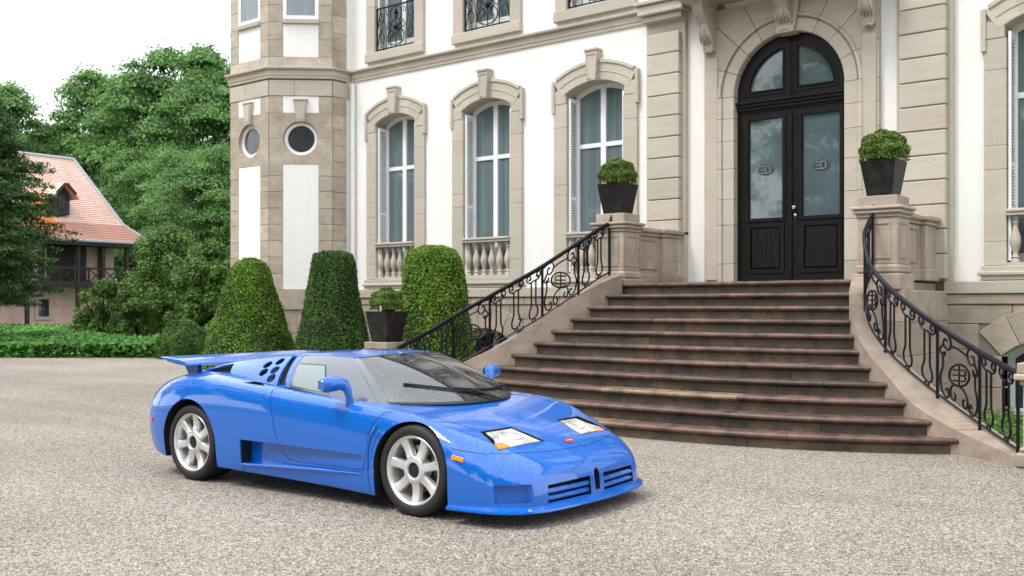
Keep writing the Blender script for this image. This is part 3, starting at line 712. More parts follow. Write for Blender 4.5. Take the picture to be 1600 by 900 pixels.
for (p, q, um, uw) in ((TC, TB, .5, .36), (TD, TC, .5, .36), (TE, TD, .5, .34), (TB, TA, .25, 0)):
    F = frame_of(p, q); Lh = F[3]; c0 = Lh*um
    # base courses
    for i, (z0, z1) in enumerate(((0, .5), (.5, .95), (.95, 1.42), (1.42, 1.83))):
        sp = [0, Lh*(.45+.15*(i % 2)), Lh]
        for a, b in zip(sp, sp[1:]): fbox(F, a+.002+.0*i, b-.002, z0+.003, z1-.003, 0, .05+(.03 if i == 3 else 0)).obj('stone', M['quoin'], tw)
    if uw == 0:
        for z0, z1 in zip(hz, hz[1:]): fbox(F, 0, Lh*.72, z0+.003, z1-.003, 0, .02).obj('stone', M['quoin'], tw)
        fbox(F, Lh*.72, Lh, 1.84, TZ, 0, .012, 0).obj('render_panel', M['plaster'], tw)
        z = 6.42
        while z < 9.6: fbox(F, 0, Lh*.72, z, z+.35, 0, .02).obj('stone', M['quoin'], tw); z += .354
        fbox(F, 0, Lh*.85, 5.803, 6.12, 0, .03).obj('stone', M['stone'], tw)
        continue
    # corner quoins either side of the render panel
    for z0, z1 in zip(hz, hz[1:]):
        inner = .0 if not (4.40 < (z0+z1)/2 < 5.5) else .11
        if 4.40 < (z0+z1)/2 < 5.45: continue
        fbox(F, 0, c0-uw, z0+.003, z1-.003, 0, .02).obj('stone', M['quoin'], tw)
        fbox(F, c0+uw, Lh, z0+.003, z1-.003, 0, .02).obj('stone', M['quoin'], tw)
    fbox(F, c0-uw+.002, c0+uw-.002, 1.84, 4.40, 0, .014, 0).obj('render_panel', M['plaster'], tw)
    # oculus field z 4.40..5.45: stones round the window
    oz = 4.93; R0 = .355; R1 = .47
    Hh = 5.455-4.405
    def fieldstone(a0, a1):
        A = [math.radians(a0+(a1-a0)*i/5) for i in range(6)]; inn = [(c0+R0*math.sin(a), oz+R0*math.cos(a)) for a in A]
        def outp(a):
            s_, c_ = math.sin(a), math.cos(a)
            r = min((Lh-c0 if s_ > 0 else c0)/max(1e-6, abs(s_)), ((5.455-oz) if c_ > 0 else (oz-4.405))/max(1e-6, abs(c_))); return (c0+r*s_, oz+r*c_)
        o = []
        for sx, sz in ((1, 1), (1, -1), (-1, -1), (-1, 1)):
            ca = math.atan2(sx*(Lh/2), (5.455-oz) if sz > 0 else -(oz-4.405))
            for c_ in (ca, ca+2*PI, ca-2*PI):
                if A[0] < c_ < A[-1]: o.append((c_, outp(c_)))
        o = [outp(A[0])]+[q_[1] for q_ in sorted(o)]+[outp(A[-1])]
        poly = inn+o[::-1]; cc = (sum(x for x, _ in poly)/len(poly), sum(z for _, z in poly)/len(poly))
        fprism(F, [(x+(cc[0]-x)*.008, z+(cc[1]-z)*.012) for x, z in poly], 0, .022).obj('stone', M['quoin'], tw)
    for a0, a1 in ((0, 52), (52, 90), (90, 128), (128, 180), (180, 232), (232, 270), (270, 308), (308, 360)): fieldstone(a0, a1)
    n = 28; circ = lambda r: [(c0+r*math.cos(2*PI*i/n), oz+r*math.sin(2*PI*i/n)) for i in range(n)]
    oc = MB().ring(circ(.342), circ(.275), .05, .13).xf(fmat(F)).obj('oculus_window', M['white'], CH)
    MB().prism(circ(.28), .085, .093).xf(fmat(F)).obj('pane', M['glass_dark'], oc)
    TCUT.append(MB().prism(circ(.345), -.3, .14).xf(fmat(F)).obj('cutter', M['quoin'], None))
    kp = [(c0-.085, 5.27), (c0+.085, 5.27), (c0+.135, 5.70), (c0-.135, 5.70)]
    ks = fprism(F, kp, .0, .085).obj('keystone', M['stone'], oc)
    fbox(F, c0-.15, c0+.15, 5.70, 5.735, 0, .1).obj('stone', M['stone'], oc)
    fprism(F, [(c0-.06, 5.32), (c0+.06, 5.32), (c0+.095, 5.65), (c0-.095, 5.65)], .085, .095).obj('keystone_panel', M['stone'], oc)
    # render panel above, frieze blocks
    fbox(F, c0-uw, c0+uw, 5.457, 5.797, 0, .014, 0).obj('render_panel', M['plaster'], tw)
    for a, b in ((-.0, Lh*.4), (Lh*.4, Lh+.0)): fbox(F, a+.002, b-.002, 5.803, 6.12, 0, .035).obj('stone', M['stone'], tw)
    # upper storey
    fbox(F, 0, Lh, 6.40, 6.60, 0, .02).obj('stone', M['quoin'], tw)
    fbox(F, c0-uw+.002, c0+uw-.002, 6.603, 7.28, 0, .012, 0).obj('render_panel', M['plaster'], tw)
    z = 6.603
    while z < 9.6:
        for a, b in ((0, c0-uw), (c0+uw, Lh)): fbox(F, a, b, z, z+.35, 0, .02).obj('stone', M['quoin'], tw)
        z += .354
    fbox(F, c0-uw-.01, c0+uw+.01, 7.283, 7.37, 0, .07).obj('sill', M['stone'], tw)
    wf = MB().ring([(c0-uw, 7.38), (c0+uw, 7.38), (c0+uw, 9.4), (c0-uw, 9.4)], [(c0-uw+.07, 7.45), (c0+uw-.07, 7.45), (c0+uw-.07, 9.3), (c0-uw+.07, 9.3)], -.02, .02).xf(fmat(F)).obj('window', M['white'], CH)
    MB().box(c0-uw+.05, c0+uw-.05, -.008, 0.0, 7.43, 9.32).xf(fmat(F)).obj('pane', M['glass_win'], wf)
for c in TCUT:
    md = tw.modifiers.new('b', 'BOOLEAN'); md.object = c; md.solver = 'EXACT'; md.material_mode = 'TRANSFER'
bake(tw)
for c in TCUT: bpy.data.objects.remove(c, do_unlink=True)
cornice([(-19.15, 14.12), TD, TC, TB, (-16.02, 14.7)], 6.37)
# rainwater pipe in the corner
MB().tube([(-15.85, 14.53, .1), (-15.85, 14.53, 6.1)], .045, 10).obj('downpipe', M['plaster'], CH, smooth=True)
# ================================================================== STAIRCASE
XC = -6.4; RI = 1.8333/11
ST = thing('staircase', 'broad flight of eleven dark red sandstone steps flaring towards the gravel', 'staircase', (XC, 11.3, 0))
yc = [9.92+.278*k for k in range(11)]
Rend = [(-2.91, 10.85), (-3.17, 10.83), (-3.48, 11.0), (-3.75, 11.23), (-3.98, 11.37), (-4.19, 11.59), (-4.32, 11.79), (-4.43, 11.96), (-4.52, 12.15), (-4.60, 12.42), (-4.68, 12.70)]
Lend = [(-10.15, 10.75), (-9.85, 10.80), (-9.55, 10.9), (-9.25, 11.05), (-9.02, 11.25), (-8.78, 11.45), (-8.62, 11.65), (-8.45, 11.88), (-8.32, 12.12), (-8.2, 12.40), (-8.10, 12.70)]
def front(k, x):
    e = Rend[k] if x > XC else Lend[k]; t = abs(x-XC)/abs(e[0]-XC)
    return yc[k]+(e[1]-yc[k])*t**2.6
prof_t = [(.36, -.005), (.36, 0), (.03, 0), (.006, -.006), (-.008, -.022), (-.008, -.04), (.006, -.055), (.022, -.058), (.03, -.066), (.045, -.074), (.36, -.074)]
for k in range(11):
    z = RI*(k+1); xl, xr = Lend[k][0]-.02, Rend[k][0]+.02
    for kind in ('tread', 'riser'):
        cuts = [xl]; x = xl+random.uniform(.5, 1.5)
        while x < xr-.5: cuts.append(x); x += random.uniform(.8, 1.9)
        cuts.append(xr)
        for a, b in zip(cuts, cuts[1:]):
            a_, b_ = a+.0025, b-.0025; n = max(2, int((b_-a_)/.22))
            P = []
            for i in range(n+1):
                xx = a_+(b_-a_)*i/n; y = front(k, xx)
                if kind == 'tread': P.append([(xx, y+o, z+h) for o, h in prof_t])
                else:
                    dd = random.uniform(-.0, .0)
                    P.append([(xx, y+o, z+h) for o, h in ((.045, -.0745), (.04, -.08), (.042, -RI-.0), (.36, -RI-.0), (.36, -.0745))])
            m_ = len(P[0]); mb = MB().grid([r+[r[0]] for r in P])
            mb.f += [tuple(range(m_)), tuple(n*(m_+1)+i for i in range(m_))[::-1]]
            dz = random.uniform(-.003, .002); mb.v = [(x_, y_, z_+dz) for x_, y_, z_ in mb.v]
            mm_ = M['riser'] if kind == 'riser' else (M['step_pale'] if random.random() < .12 else M['step'])
            mb.obj(kind, mm_, ST, smooth=(kind == 'tread'))
# core under the steps and the landing slabs
MB().prism([(Lend[10][0], 12.9), (Rend[10][0], 12.9), (-4.2, 13.0), (-4.2, 14.5), (-8.6, 14.5), (-8.6, 13.0)], 0, 1.80, 'xy').obj('stair_core', M['joint'], ST)
for i in range(6):
    a = -8.1+i*.57; MB().box(a+.003, a+.567, 13.03, 14.62, 1.74, 1.836, .006).obj('landing_slab', M['step'], ST)
core = MB()
for k in range(10):
    P = []; xl, xr = Lend[k][0]+.01, Rend[k][0]-.01
    pts = [(xl+(xr-xl)*i/14, front(k, xl+(xr-xl)*i/14)+.07) for i in range(15)]
    core.prism(pts+[(-4.6, 12.95), (-8.2, 12.95)], RI*k+.01*(k > 0), RI*(k+1)-.02, 'xy')
core.obj('step_core', M['joint'], ST)
# ---- curved cheek walls: inner edge hugs the step ends, outer edge carries the railing
RPATH = [(-4.46, 12.78, 1.90), (-4.43, 12.52, 1.76), (-4.38, 12.25, 1.58), (-4.23, 11.98, 1.28), (-3.99, 11.74, 1.04), (-3.6, 11.43, .775), (-3.15, 11.2, .50), (-2.75, 10.93, .30), (-2.3, 10.52, .12)]
LPATH = [(-8.36, 12.78, 1.99), (-8.42, 12.5, 1.86), (-8.52, 12.22, 1.69), (-8.69, 11.98, 1.50), (-8.92, 11.72, 1.28), (-9.25, 11.42, 1.03), (-9.52, 11.25, .85), (-9.85, 11.05, .64), (-10.2, 10.85, .40), (-10.6, 10.6, .15)]
def cheek(path, ends, s_):
    P = cr(path, 6); E = cr([(e[0], e[1], 0) for e in ends[::-1]], 6)
    n = len(P); rows = []
    # inner path resampled by fraction
    def at(Q, t):
        f = t*(len(Q)-1); i = min(int(f), len(Q)-2); return Q[i].lerp(Q[i+1], f-i)
    inner_tail = Vector((path[-1][0]-s_*.0, path[-1][1]-.12, 0))
    for i in range(n):
        t = i/(n-1); o = P[i]
        q = at(E, min(1, t/.9)) if t < .9 else E[-1].lerp(inner_tail, (t-.9)/.1)
        d = Vector((o.x-q.x, o.y-q.y, 0)); d = d.normalized() if d.length > .02 else Vector((s_, .2, 0)).normalized()
        out = Vector((o.x, o.y, 0))+d*.13; q2 = Vector((q.x, q.y, 0))-d*.01
        h = o.z-.03
        rows.append([(out.x, out.y, -.05), (out.x, out.y, h-.10), (out.x+d.x*.02, out.y+d.y*.02, h-.09), (out.x+d.x*.02, out.y+d.y*.02, h-.015), (out.x, out.y, h), (q2.x, q2.y, h+.0), (q2.x-d.x*.0, q2.y-d.y*.0, h-.02), (q2.x, q2.y, -.05)])
    return rows
def build_cheek(path, ends, s_):
    rows = cheek(path, ends, s_); n = len(rows); m_ = len(rows[0]); par = None
    cuts = [0, 9, 18, 27, 36, n-1] if n > 40 else [0, 10, 20, 30, 40, n-1]
    for a, b in zip(cuts, cuts[1:]):
        if b <= a: continue
        seg = rows[a:b+1]; mb = MB().grid([r+[r[0]] for r in seg]); L_ = len(seg)-1
        mb.f += [tuple(range(m_)), tuple(L_*(m_+1)+i for i in range(m_))[::-1]]
        par_o = mb.obj('cheek_wall' if par is None else 'stone', M['cheek'], ST if par is None else par)
        par = par or par_o
build_cheek(RPATH, Rend, 1); build_cheek(LPATH, Lend, -1)
# ---- parapets with pedestals at the landing
def parapet(s_):
    """s_ = -1 left, +1 right; square pedestal, recessed panelled link, end pier"""
    mx = lambda x: XC+s_*(x)          # x measured outward from the axis
    def bx(x0, x1, y0, y1, z0, z1, b=.008):
        a, c = sorted((mx(x0), mx(x1))); return MB().box(a, c, y0, y1, z0, z1, b)
    ped = bx(1.74, 2.23, 12.80, 13.26, 2.02, 2.60).obj('pedestal', M['stone_pink'], ST)
    bx(1.69, 2.28, 12.75, 13.31, 1.70, 1.90, .012).obj('plinth_block', M['stone_pink'], ped)
    bx(1.715, 2.255, 12.775, 13.285, 1.90, 2.02, .03).obj('base_moulding', M['stone_pink'], ped)
    bx(1.72, 2.25, 12.78, 13.28, 2.60, 2.645, .012).obj('cap_moulding', M['stone_pink'], ped)
    bx(1.69, 2.28, 12.75, 13.31, 2.647, 2.70, .018).obj('cap_moulding', M['stone_pink'], ped)
    bx(1.67, 2.30, 12.73, 13.33, 2.702, 2.745, .012).obj('cap_slab', M['stone_pink'], ped)
    bx(1.74, 2.23, 12.80, 13.26, 2.747, 2.875, .008).obj('top_slab', M['stone_pink'], ped)
    for (x0, x1, y0, y1) in ((1.82, 2.15, 12.788, 12.80), ):     # framed panels
        for fr_ in ((x0, x1, 2.52, 2.545), (x0, x1, 2.09, 2.11), (x0, x0+.02, 2.11, 2.52), (x1-.02, x1, 2.11, 2.52)):
            bx(fr_[0], fr_[1], 12.787, 12.802, fr_[2], fr_[3], 0).obj('panel_bead', M['stone_pink'], ped)
    for side in (1.74, 2.23):
        a = mx(side)
        for (y0, y1, z0, z1) in ((12.88, 13.18, 2.52, 2.545), (12.88, 13.18, 2.09, 2.11), (12.88, 12.90, 2.11, 2.52), (13.16, 13.18, 2.11, 2.52)):
            MB().box(a-.013, a+.013, y0, y1, z0, z1).obj('panel_bead', M['stone_pink'], ped)
    lk = bx(1.80, 2.15, 13.26, 13.95, 1.99, 2.57).obj('parapet_link', M['stone_pink'], ST)
    bx(1.77, 2.18, 13.312, 13.90, 1.83, 1.99, .015).obj('base_moulding', M['stone_pink'], lk)
    bx(1.77, 2.18, 13.30, 13.95, 2.57, 2.62, .012).obj('cap_moulding', M['stone_pink'], lk)
    bx(1.74, 2.21, 13.332, 13.92, 2.622, 2.70, .02).obj('cap_moulding', M['stone_pink'], lk)
    for side in (1.80, 2.15):
        a = mx(side)
        for (y0, y1, z0, z1) in ((13.34, 13.85, 2.50, 2.53), (13.34, 13.85, 2.06, 2.085), (13.34, 13.365, 2.085, 2.50), (13.825, 13.85, 2.085, 2.50)):
            MB().box(a-.015, a+.015, y0, y1, z0, z1).obj('panel_bead', M['stone_pink'], lk)
    pr_ = bx(1.73, 2.22, 13.95, 14.62, 1.99, 2.57).obj('end_pier', M['stone_pink'], ST)
    bx(1.69, 2.26, 13.91, 14.62, 1.83, 1.99, .015).obj('base_moulding', M['stone_pink'], pr_)
    bx(1.70, 2.25, 13.92, 14.62, 2.57, 2.62, .012).obj('cap_moulding', M['stone_pink'], pr_)
    bx(1.66, 2.29, 13.89, 14.62, 2.622, 2.70, .02).obj('cap_moulding', M['stone_pink'], pr_)
    # supporting wall below the parapet on the outside
    z = 0
    for i, zz in enumerate((.45, .88, 1.30, 1.70)):
        for (a, b) in ((12.78, 13.5+.2*(i % 2)), (13.5+.2*(i % 2), 14.55)): bx(1.9, 2.34, a+.002, b-.002, z+.002, zz-.002).obj('stone', M['stone_pink'], ped)
        z = zz
parapet(-1); parapet(1)
# ---- newel posts at the foot of the stairs
def newel(x, y, label):
    n = thing('newel_pedestal', label, 'pedestal', (x, y, 0), 'stone pedestals at the foot of the stairs')
    bxs = [('base', .25, 0, .14, .02), ('base_moulding', .22, .14, .19, .02), ('shaft', .19, .19, .76, .008), ('cap_moulding', .22, .762, .81, .02), ('cap_slab', .26, .812, .87, .012), ('top_slab', .235, .872, .97, .008)]
    for nm, h, z0, z1, b in bxs: MB().box(x-h, x+h, y-h, y+h, z0, z1, b).obj(nm, M['stone_pink'], n)
    for zz in (.28, .68): MB().box(x-.13, x+.13, y-.2, y-.185, zz-.012, zz+.012).obj('panel_bead', M['stone_pink'], n)
    return n
newel(-2.04, 10.56, 'square stone pedestal ending the right stair railing, cut by the picture edge')
newel(-10.90, 10.66, 'square stone pedestal behind the blue car, carrying the lowest planter')

# ================================================================== RAILINGS
RB = 20
def railing(path, label, n_from_end, lay):
    rl = thing('stair_railing', label, 'railing', path[-1], 'wrought iron railings of the staircase')
    P = cr(path, 12)
    # arc length in plan
    Ls = [0]
    for a, b in zip(P, P[1:]): Ls.append(Ls[-1]+math.hypot(b.x-a.x, b.y-a.y))
    T = Ls[-1]
    def at(s, v=0, off=0):
        s = max(0, min(T, s)); i = 0
        while i < len(Ls)-2 and Ls[i+1] < s: i += 1
        f = (s-Ls[i])/max(1e-9, Ls[i+1]-Ls[i]); p = P[i].lerp(P[i+1], f); return Vector((p.x, p.y, p.z+.0+v))
    Hh = .745
    top = [at(T*i/70, Hh) for i in range(71)]; bot = [at(T*i/70, .02) for i in range(71)]
    hand = [top[0]+Vector((0, 0, .10))+((P[0]-P[6]).normalized()*.05)]+top
    MB().tube(hand, .024, 8).obj('handrail', M['iron_blue'], rl, smooth=True)
    MB().tube([p-Vector((0, 0, .03)) for p in top], .011, 6).obj('upper_bar', M['iron'], rl)
    MB().tube(bot, .013, 6).obj('lower_bar', M['iron_blue'], rl, smooth=True)
    def post(s): MB().tube([at(s, -.04), at(s, Hh)], .019, 4).obj('post', M['iron'], rl)
    def crv(pts, r=.0125, nm='scroll', n=5): MB().tube([at(s, v) for s, v in ((p.x, p.y) for p in cr([(a, b, 0) for a, b in pts], n))], r, 5).obj(nm, M['iron'], rl)
    def bottle(s0, s1):
        c = (s0+s1)/2; w = (s1-s0)
        b = .035
        for d in (-1, 1): crv([(c+d*w*.13, .60), (c+d*w*.13, .40), (c+d*w*.14, .26), (c+d*w*.24, .17), (c+d*w*.19, .09), (c, .065)], .0125, 'baluster')
        crv([(c+w*.045*math.cos(2*PI*i/8)*2, .04+.026*math.sin(2*PI*i/8)) for i in range(9)], .011, 'ring', 2)
        for d in (-1, 1): crv([(c, .605), (c+d*w*.22, .60), (c+d*w*.38, .645), (c+d*w*.36, .70), (c+d*w*.22, .70), (c+d*w*.17, .655), (c+d*w*.24, .64)], .012, 'scroll')
        for d in (-1, 1): MB().lathe([(.004, -.02), (.02, 0), (.004, .02)], 6, tuple(at(c+d*w*.24, .645))).obj('bud', M['iron'], rl)
    def emblem(s0, s1):
        c = (s0+s1)/2; w = s1-s0; r = .112; rx = min(w*.26, .14); vz = .37; pc = at(c); td = (at(c+.06)-at(c-.06)); td.z = 0; td.normalize()
        def rig(pts, r_, nm, n_): MB().tube([Vector((pc.x+td.x*(p.x-c), pc.y+td.y*(p.x-c), pc.z+p.y)) for p in cr([(a, b, 0) for a, b in pts], n_)], r_, 5).obj(nm, M['iron'], rl)
        rig([(c+rx*math.cos(2*PI*i/16), vz+r*math.sin(2*PI*i/16)) for i in range(17)], .013, 'medallion_ring', 2)
        rig([(c, vz-r), (c, vz+r)], .010, 'monogram', 1)
        for dv in (-.5, 0, .5): rig([(c-rx*.62, vz+dv*r), (c, vz+dv*r)], .0095, 'monogram', 1)
        for dv in (.25, -.25): rig([(c, vz+(dv+.25)*r), (c+rx*.45, vz+(dv+.25)*r), (c+rx*.64, vz+dv*r), (c+rx*.45, vz+(dv-.25)*r), (c, vz+(dv-.25)*r)], .0095, 'monogram', 3)
        def m2(pts, nm='scroll'): crv([(c+(a)*w*.5, b) for a, b in pts], .012, nm)
        m2([(-.95, .70), (-.55, .72), (-.38, .64), (-.5, .56), (-.72, .58), (-.68, .65), (-.56, .64)])
        m2([(.95, .70), (.55, .72), (.38, .64), (.5, .56), (.72, .58), (.68, .65), (.56, .64)])
        m2([(-.42, .62), (0, .63), (.42, .62)], 'tie_bar')
        m2([(-.75, .58), (-.9, .50), (-.72, .46), (-.66, .52)]); m2([(.75, .58), (.9, .50), (.72, .46), (.66, .52)])
        m2([(-.78, .5), (-.76, .36), (-.88, .22), (-.80, .09), (-.6, .05), (-.48, .09), (-.54, .15), (-.64, .12)])
        m2([(.78, .5), (.76, .36), (.88, .22), (.80, .09), (.6, .05), (.48, .09), (.54, .15), (.64, .12)])
        m2([(-.04, vz-r), (-.24, .24), (-.40, .17), (-.36, .09), (-.22, .08), (-.18, .14), (-.26, .15)]); m2([(.04, vz-r), (.24, .24), (.40, .17), (.36, .09), (.22, .08), (.18, .14), (.26, .15)])
    # layout: list of ('b'|'e'|'p', fraction) from the top
    s = .03*T
    tot = sum({'b': 1.0, 'e': 2.15, 'p': 0}[c] for c in lay); unit = (T*.985-s)/tot
    post(.015)
    for c in lay:
        if c == 'p': post(s)
        elif c == 'b': bottle(s, s+unit); s += unit
        elif c == 'e': emblem(s, s+2.15*unit); s += 2.15*unit
    post(T-.01)
    return rl
railing(RPATH, 'black wrought iron railing curving down the right side of the steps', 0, 'bbpepbbbpepbb')
railing(LPATH, 'black wrought iron railing running down the left side of the steps behind the car', 0, 'bbpepbbbpepbbb')
# ================================================================== foliage helpers
def leaves(name, C_, sizes, nrm, m, parent=None, kind=None, aspect=.6, droop=0):
    """C_: centres (n,3); one folded leaf (2 triangles) each, tilted about the given normals"""
    n = len(C_); nr = nrm+rng.normal(0, .55, (n, 3)); nr /= np.linalg.norm(nr, axis=1)[:, None]+1e-9
    t = np.cross(nr, rng.normal(0, 1, (n, 3))); t[:, 2] -= droop; t /= np.linalg.norm(t, axis=1)[:, None]+1e-9
    b = np.cross(nr, t); s = sizes[:, None]
    V = np.stack([C_-t*s*.5, C_+b*s*.5*aspect+nr*s*.12, C_+t*s*.5, C_-b*s*.5*aspect+nr*s*.12], 1).reshape(-1, 3)
    F = (np.array([[0, 1, 2], [0, 2, 3]])[None]+np.arange(n)[:, None, None]*4).reshape(-1, 3)
    return fast_mesh(name, V, F, m, parent, kind)
def sph(n): v = rng.normal(0, 1, (n, 3)); return v/np.linalg.norm(v, axis=1)[:, None]
def clumps(cents, rads, n_per, spread=.28, vs_=.8):
    C_ = []; Nn = []
    for c, r, k in zip(cents, rads, n_per):
        d = sph(k); rr = r*(1-np.abs(rng.normal(0, spread, k)))*np.array([1])
        p = np.array(c)+d*rr[:, None]*np.array([1, 1, vs_]); C_.append(p); Nn.append(d)
    return np.concatenate(C_), np.concatenate(Nn)
def potted(x, y, z, top, label, r, seed, mt='leaf_box'):
    t = thing('potted_shrub', label, 'potted plant', (x, y, z), 'clipped box balls in black planters')
    mb = MB(); prf = [(.155, .0), (.158, .02), (.222, .435), (.222, .45), (.205, .45), (.200, .40)]
    vs = [(x+sx*h, y+sy*h, z+zz) for h, zz in prf for sx, sy in ((-1, -1), (1, -1), (1, 1), (-1, 1))]
    fs = [(i*4+k, i*4+(k+1) % 4, (i+1)*4+(k+1) % 4, (i+1)*4+k) for i in range(len(prf)-1) for k in range(4)]+[(3, 2, 1, 0)]
    MB().add(vs, fs).obj('planter', M['pot'], t)
    MB().box(x-.2, x+.2, y-.2, y+.2, z+.40, z+.42).obj('soil', M['soil'], t)
    n = 9000; d = sph(n); d[:, 2] = np.where(d[:, 2] < -.35, -d[:, 2], d[:, 2])
    lump = 1+.07*np.sin(d[:, 0]*9+seed)*np.cos(d[:, 1]*8)+.05*np.sin(d[:, 2]*13)
    rr = r*lump*(1-np.abs(rng.normal(0, .09, n))+.05*(rng.random(n) < .05))
    C_ = np.array([x, y, z+.56])+d*rr[:, None]*np.array([1, 1, .95])
    leaves('foliage', C_, rng.uniform(.018, .036, n), d, M[mt], t)
    stems = MB()
    for i in range(9):
        a = i*2.4; stems.tube([(x, y, z+.4), (x+.1*math.cos(a), y+.1*math.sin(a), z+.5), (x+.2*math.cos(a), y+.2*math.sin(a), z+.58)], .006, 4)
    stems.obj('stem', M['bark'], t)
    mb = MB(); 
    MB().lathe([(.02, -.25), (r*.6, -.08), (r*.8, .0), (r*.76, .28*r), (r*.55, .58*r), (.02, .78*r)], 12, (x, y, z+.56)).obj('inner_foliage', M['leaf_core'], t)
    return t
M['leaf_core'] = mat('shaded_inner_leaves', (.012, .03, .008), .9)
potted(XC-1.985, 13.03, 2.876, 0, 'round clipped shrub in black square planter on the left landing pedestal', .29, 1)
potted(XC+1.985, 13.03, 2.876, 0, 'round clipped shrub in black square planter on the right landing pedestal', .30, 3)
t3 = potted(-10.90, 10.66, .971, 0, 'round clipped shrub in black planter low behind the car between two topiary yews', .25, 5)
MB().box(-10.80, -10.76, 10.42, 10.425, 1.42, 1.5).obj('plant_tag', mat('grey_tag', (.3, .35, .45), .4), t3)
# ================================================================== topiary yews
def topiary(x, y, prof, sq, label, mt, n=26000, name='topiary_yew', rot=0.0, group='clipped yews along the facade'):
    """prof: (height, half width) pairs; sq: squareness exponent of the plan"""
    t = thing(name, label, 'topiary', (x, y, 0), group)
    hs = np.array([p[0] for p in prof]); ws = np.array([p[1] for p in prof]); H = hs[-1]
    u = rng.random(n)*1.12; h = np.where(u < 1, (u**.85)*H, H); a = rng.random(n)*2*PI
    w_ = np.interp(h, hs, ws); ca, sa = np.cos(a), np.sin(a)
    rad = 1/((np.abs(ca)**sq+np.abs(sa)**sq)**(1/sq))
    k = np.where(u < 1, 1-np.abs(rng.normal(0, .035, n))+.07*rng.random(n)*(rng.random(n) < .06), np.sqrt(rng.random(n)))
    lump = 1+.022*np.sin(h*7+a*3+x)+.022*np.sin(a*7+h*3+x)+.012*np.sin(a*17-h*11)+rng.normal(0, .012, n)
    R = w_*rad*k*lump
    px, py = R*ca, R*sa; nx, ny, nz = ca*.9, sa*.9, np.where(u < 1, .35, 1.2)
    cr_, sr = math.cos(rot), math.sin(rot)
    C_ = np.stack([x+px*cr_-py*sr, y+px*sr+py*cr_, h+rng.normal(0, .012, n)], 1)
    Nn = np.stack([nx*cr_-ny*sr, nx*sr+ny*cr_, nz], 1)
    leaves('foliage', C_, rng.uniform(.028, .06, n), Nn, M[mt], t, aspect=.5)
    P = []
    for i in range(20):
        aa = 2*PI*i/20; r_ = 1/((abs(math.cos(aa))**sq+abs(math.sin(aa))**sq)**(1/sq))
        P.append([(x+(w*.93*r_)*math.cos(aa+rot), y+(w*.93*r_)*math.sin(aa+rot), hh*.975) for hh, w in prof]+[(x, y, H*.975)])
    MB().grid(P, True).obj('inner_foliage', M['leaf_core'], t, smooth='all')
    MB().tube([(x, y, 0), (x, y, H*.7)], .06, 6).obj('trunk', M['bark'], t)
    return t
topiary(-15.93, 12.0, [(0, .94), (.5, .86), (1.0, .71), (1.5, .55), (1.9, .43), (2.15, .36), (2.3, .27), (2.37, .12)], 3.2, 'pale green cone shaped clipped yew in front of the corner tower, leftmost of three', 'leaf_yew', 30000, rot=.75)
topiary(-14.22, 12.55, [(0, .80), (.5, .73), (1.0, .62), (1.5, .50), (2.0, .42), (2.3, .38), (2.44, .34), (2.47, .2)], 3.0, 'darkest clipped yew, narrow with a flat top, middle one of three', 'leaf_yew_d', 26000, rot=.75)
topiary(-12.0, 12.85, [(0, .76), (.6, .70), (1.2, .62), (1.7, .56), (2.1, .50), (2.32, .46), (2.44, .38), (2.50, .2)], 3.4, 'broad blocky clipped yew with rounded top under the windows, nearest the railing', 'leaf_yew', 30000, rot=.7)
# ================================================================== far trees, shrubs and ground cover
PROTO = {}
def tree_proto(name, H, crown_r, crown_z0, n_cl, n_leaf, lsize, mt, seed, trunk_r=.3, flat=1.0):
    """a tree at the origin: tapered trunk with limbs, crown of leaf clumps"""
    random.seed(seed); t = thing(name, '', 'tree', (0, 0, 0))
    cz = (H+crown_z0)/2; rz = (H-crown_z0)/2
    cents, rads = [], []
    for i in range(n_cl):
        a = random.random()*2*PI; v = random.uniform(-1, 1); rr = math.sqrt(max(0, 1-v*v*.9))*random.uniform(.35, .95)
        c = (crown_r*rr*math.cos(a), crown_r*rr*math.sin(a), cz+rz*v*.86*flat); cents.append(c); rads.append(random.uniform(.10, .24)*crown_r)
    tot = sum(r*r for r in rads); per = [int(n_leaf*r*r/tot) for r in rads]
    C_ = []; Nn = []
    for c, r, k in zip(cents, rads, per):
        d = rng.normal(0, .5, (k, 3)); d[:, 2] = np.abs(d[:, 2])*.55-.12-.22*(d[:, 0]**2+d[:, 1]**2)
        C_.append(np.array(c)+d*r*1.25); q = d.copy(); q[:, 2] += .8; Nn.append(q)
    C_ = np.concatenate(C_); Nn = np.concatenate(Nn)
    leaves('crown', C_, rng.uniform(.7, 1.3, len(C_))*lsize, Nn, M[mt], t, aspect=.75)
    mb = MB(); zz = [0, H*.12, H*.3, H*.5, H*.72, H*.9]
    mb.tube([(random.uniform(-.02, .02)*H*(z > 1), random.uniform(-.02, .02)*H*(z > 1), z) for z in zz], [trunk_r*k for k in (1.25, 1, .8, .6, .35, .1)], 9)
    for c in sorted(cents, key=lambda c: c[2])[:max(8, n_cl*2//3)]:
        z0 = max(H*.15, c[2]*.62-.3); st = Vector((0, 0, z0)); e = Vector(c); md_ = st.lerp(e, .5)+Vector((0, 0, -.05*H*random.random()))
        mb.tube([st, md_, e], [trunk_r*.38, trunk_r*.22, trunk_r*.06], 5)
    mb.obj('trunk', M['bark'], t, smooth=True)
    return t
def cam_xy(px, Z):
    X = (px-800)/1600*Z; return (.7809*X-.6247*Z, .6247*X+.7809*Z)
far_specs = [ # x, y, scale, rotation, which, label   (positions on the park side of the forecourt)
]
ta = tree_proto('broadleaf_tree', 20, 6.2, 3.0, 170, 95000, .21, 'leaf_tree', 11, .42)
tb_ = tree_proto('broadleaf_tree', 18, 5.0, 2.5, 140, 80000, .20, 'leaf_tree2', 23, .35)
G = 'park trees behind the house'
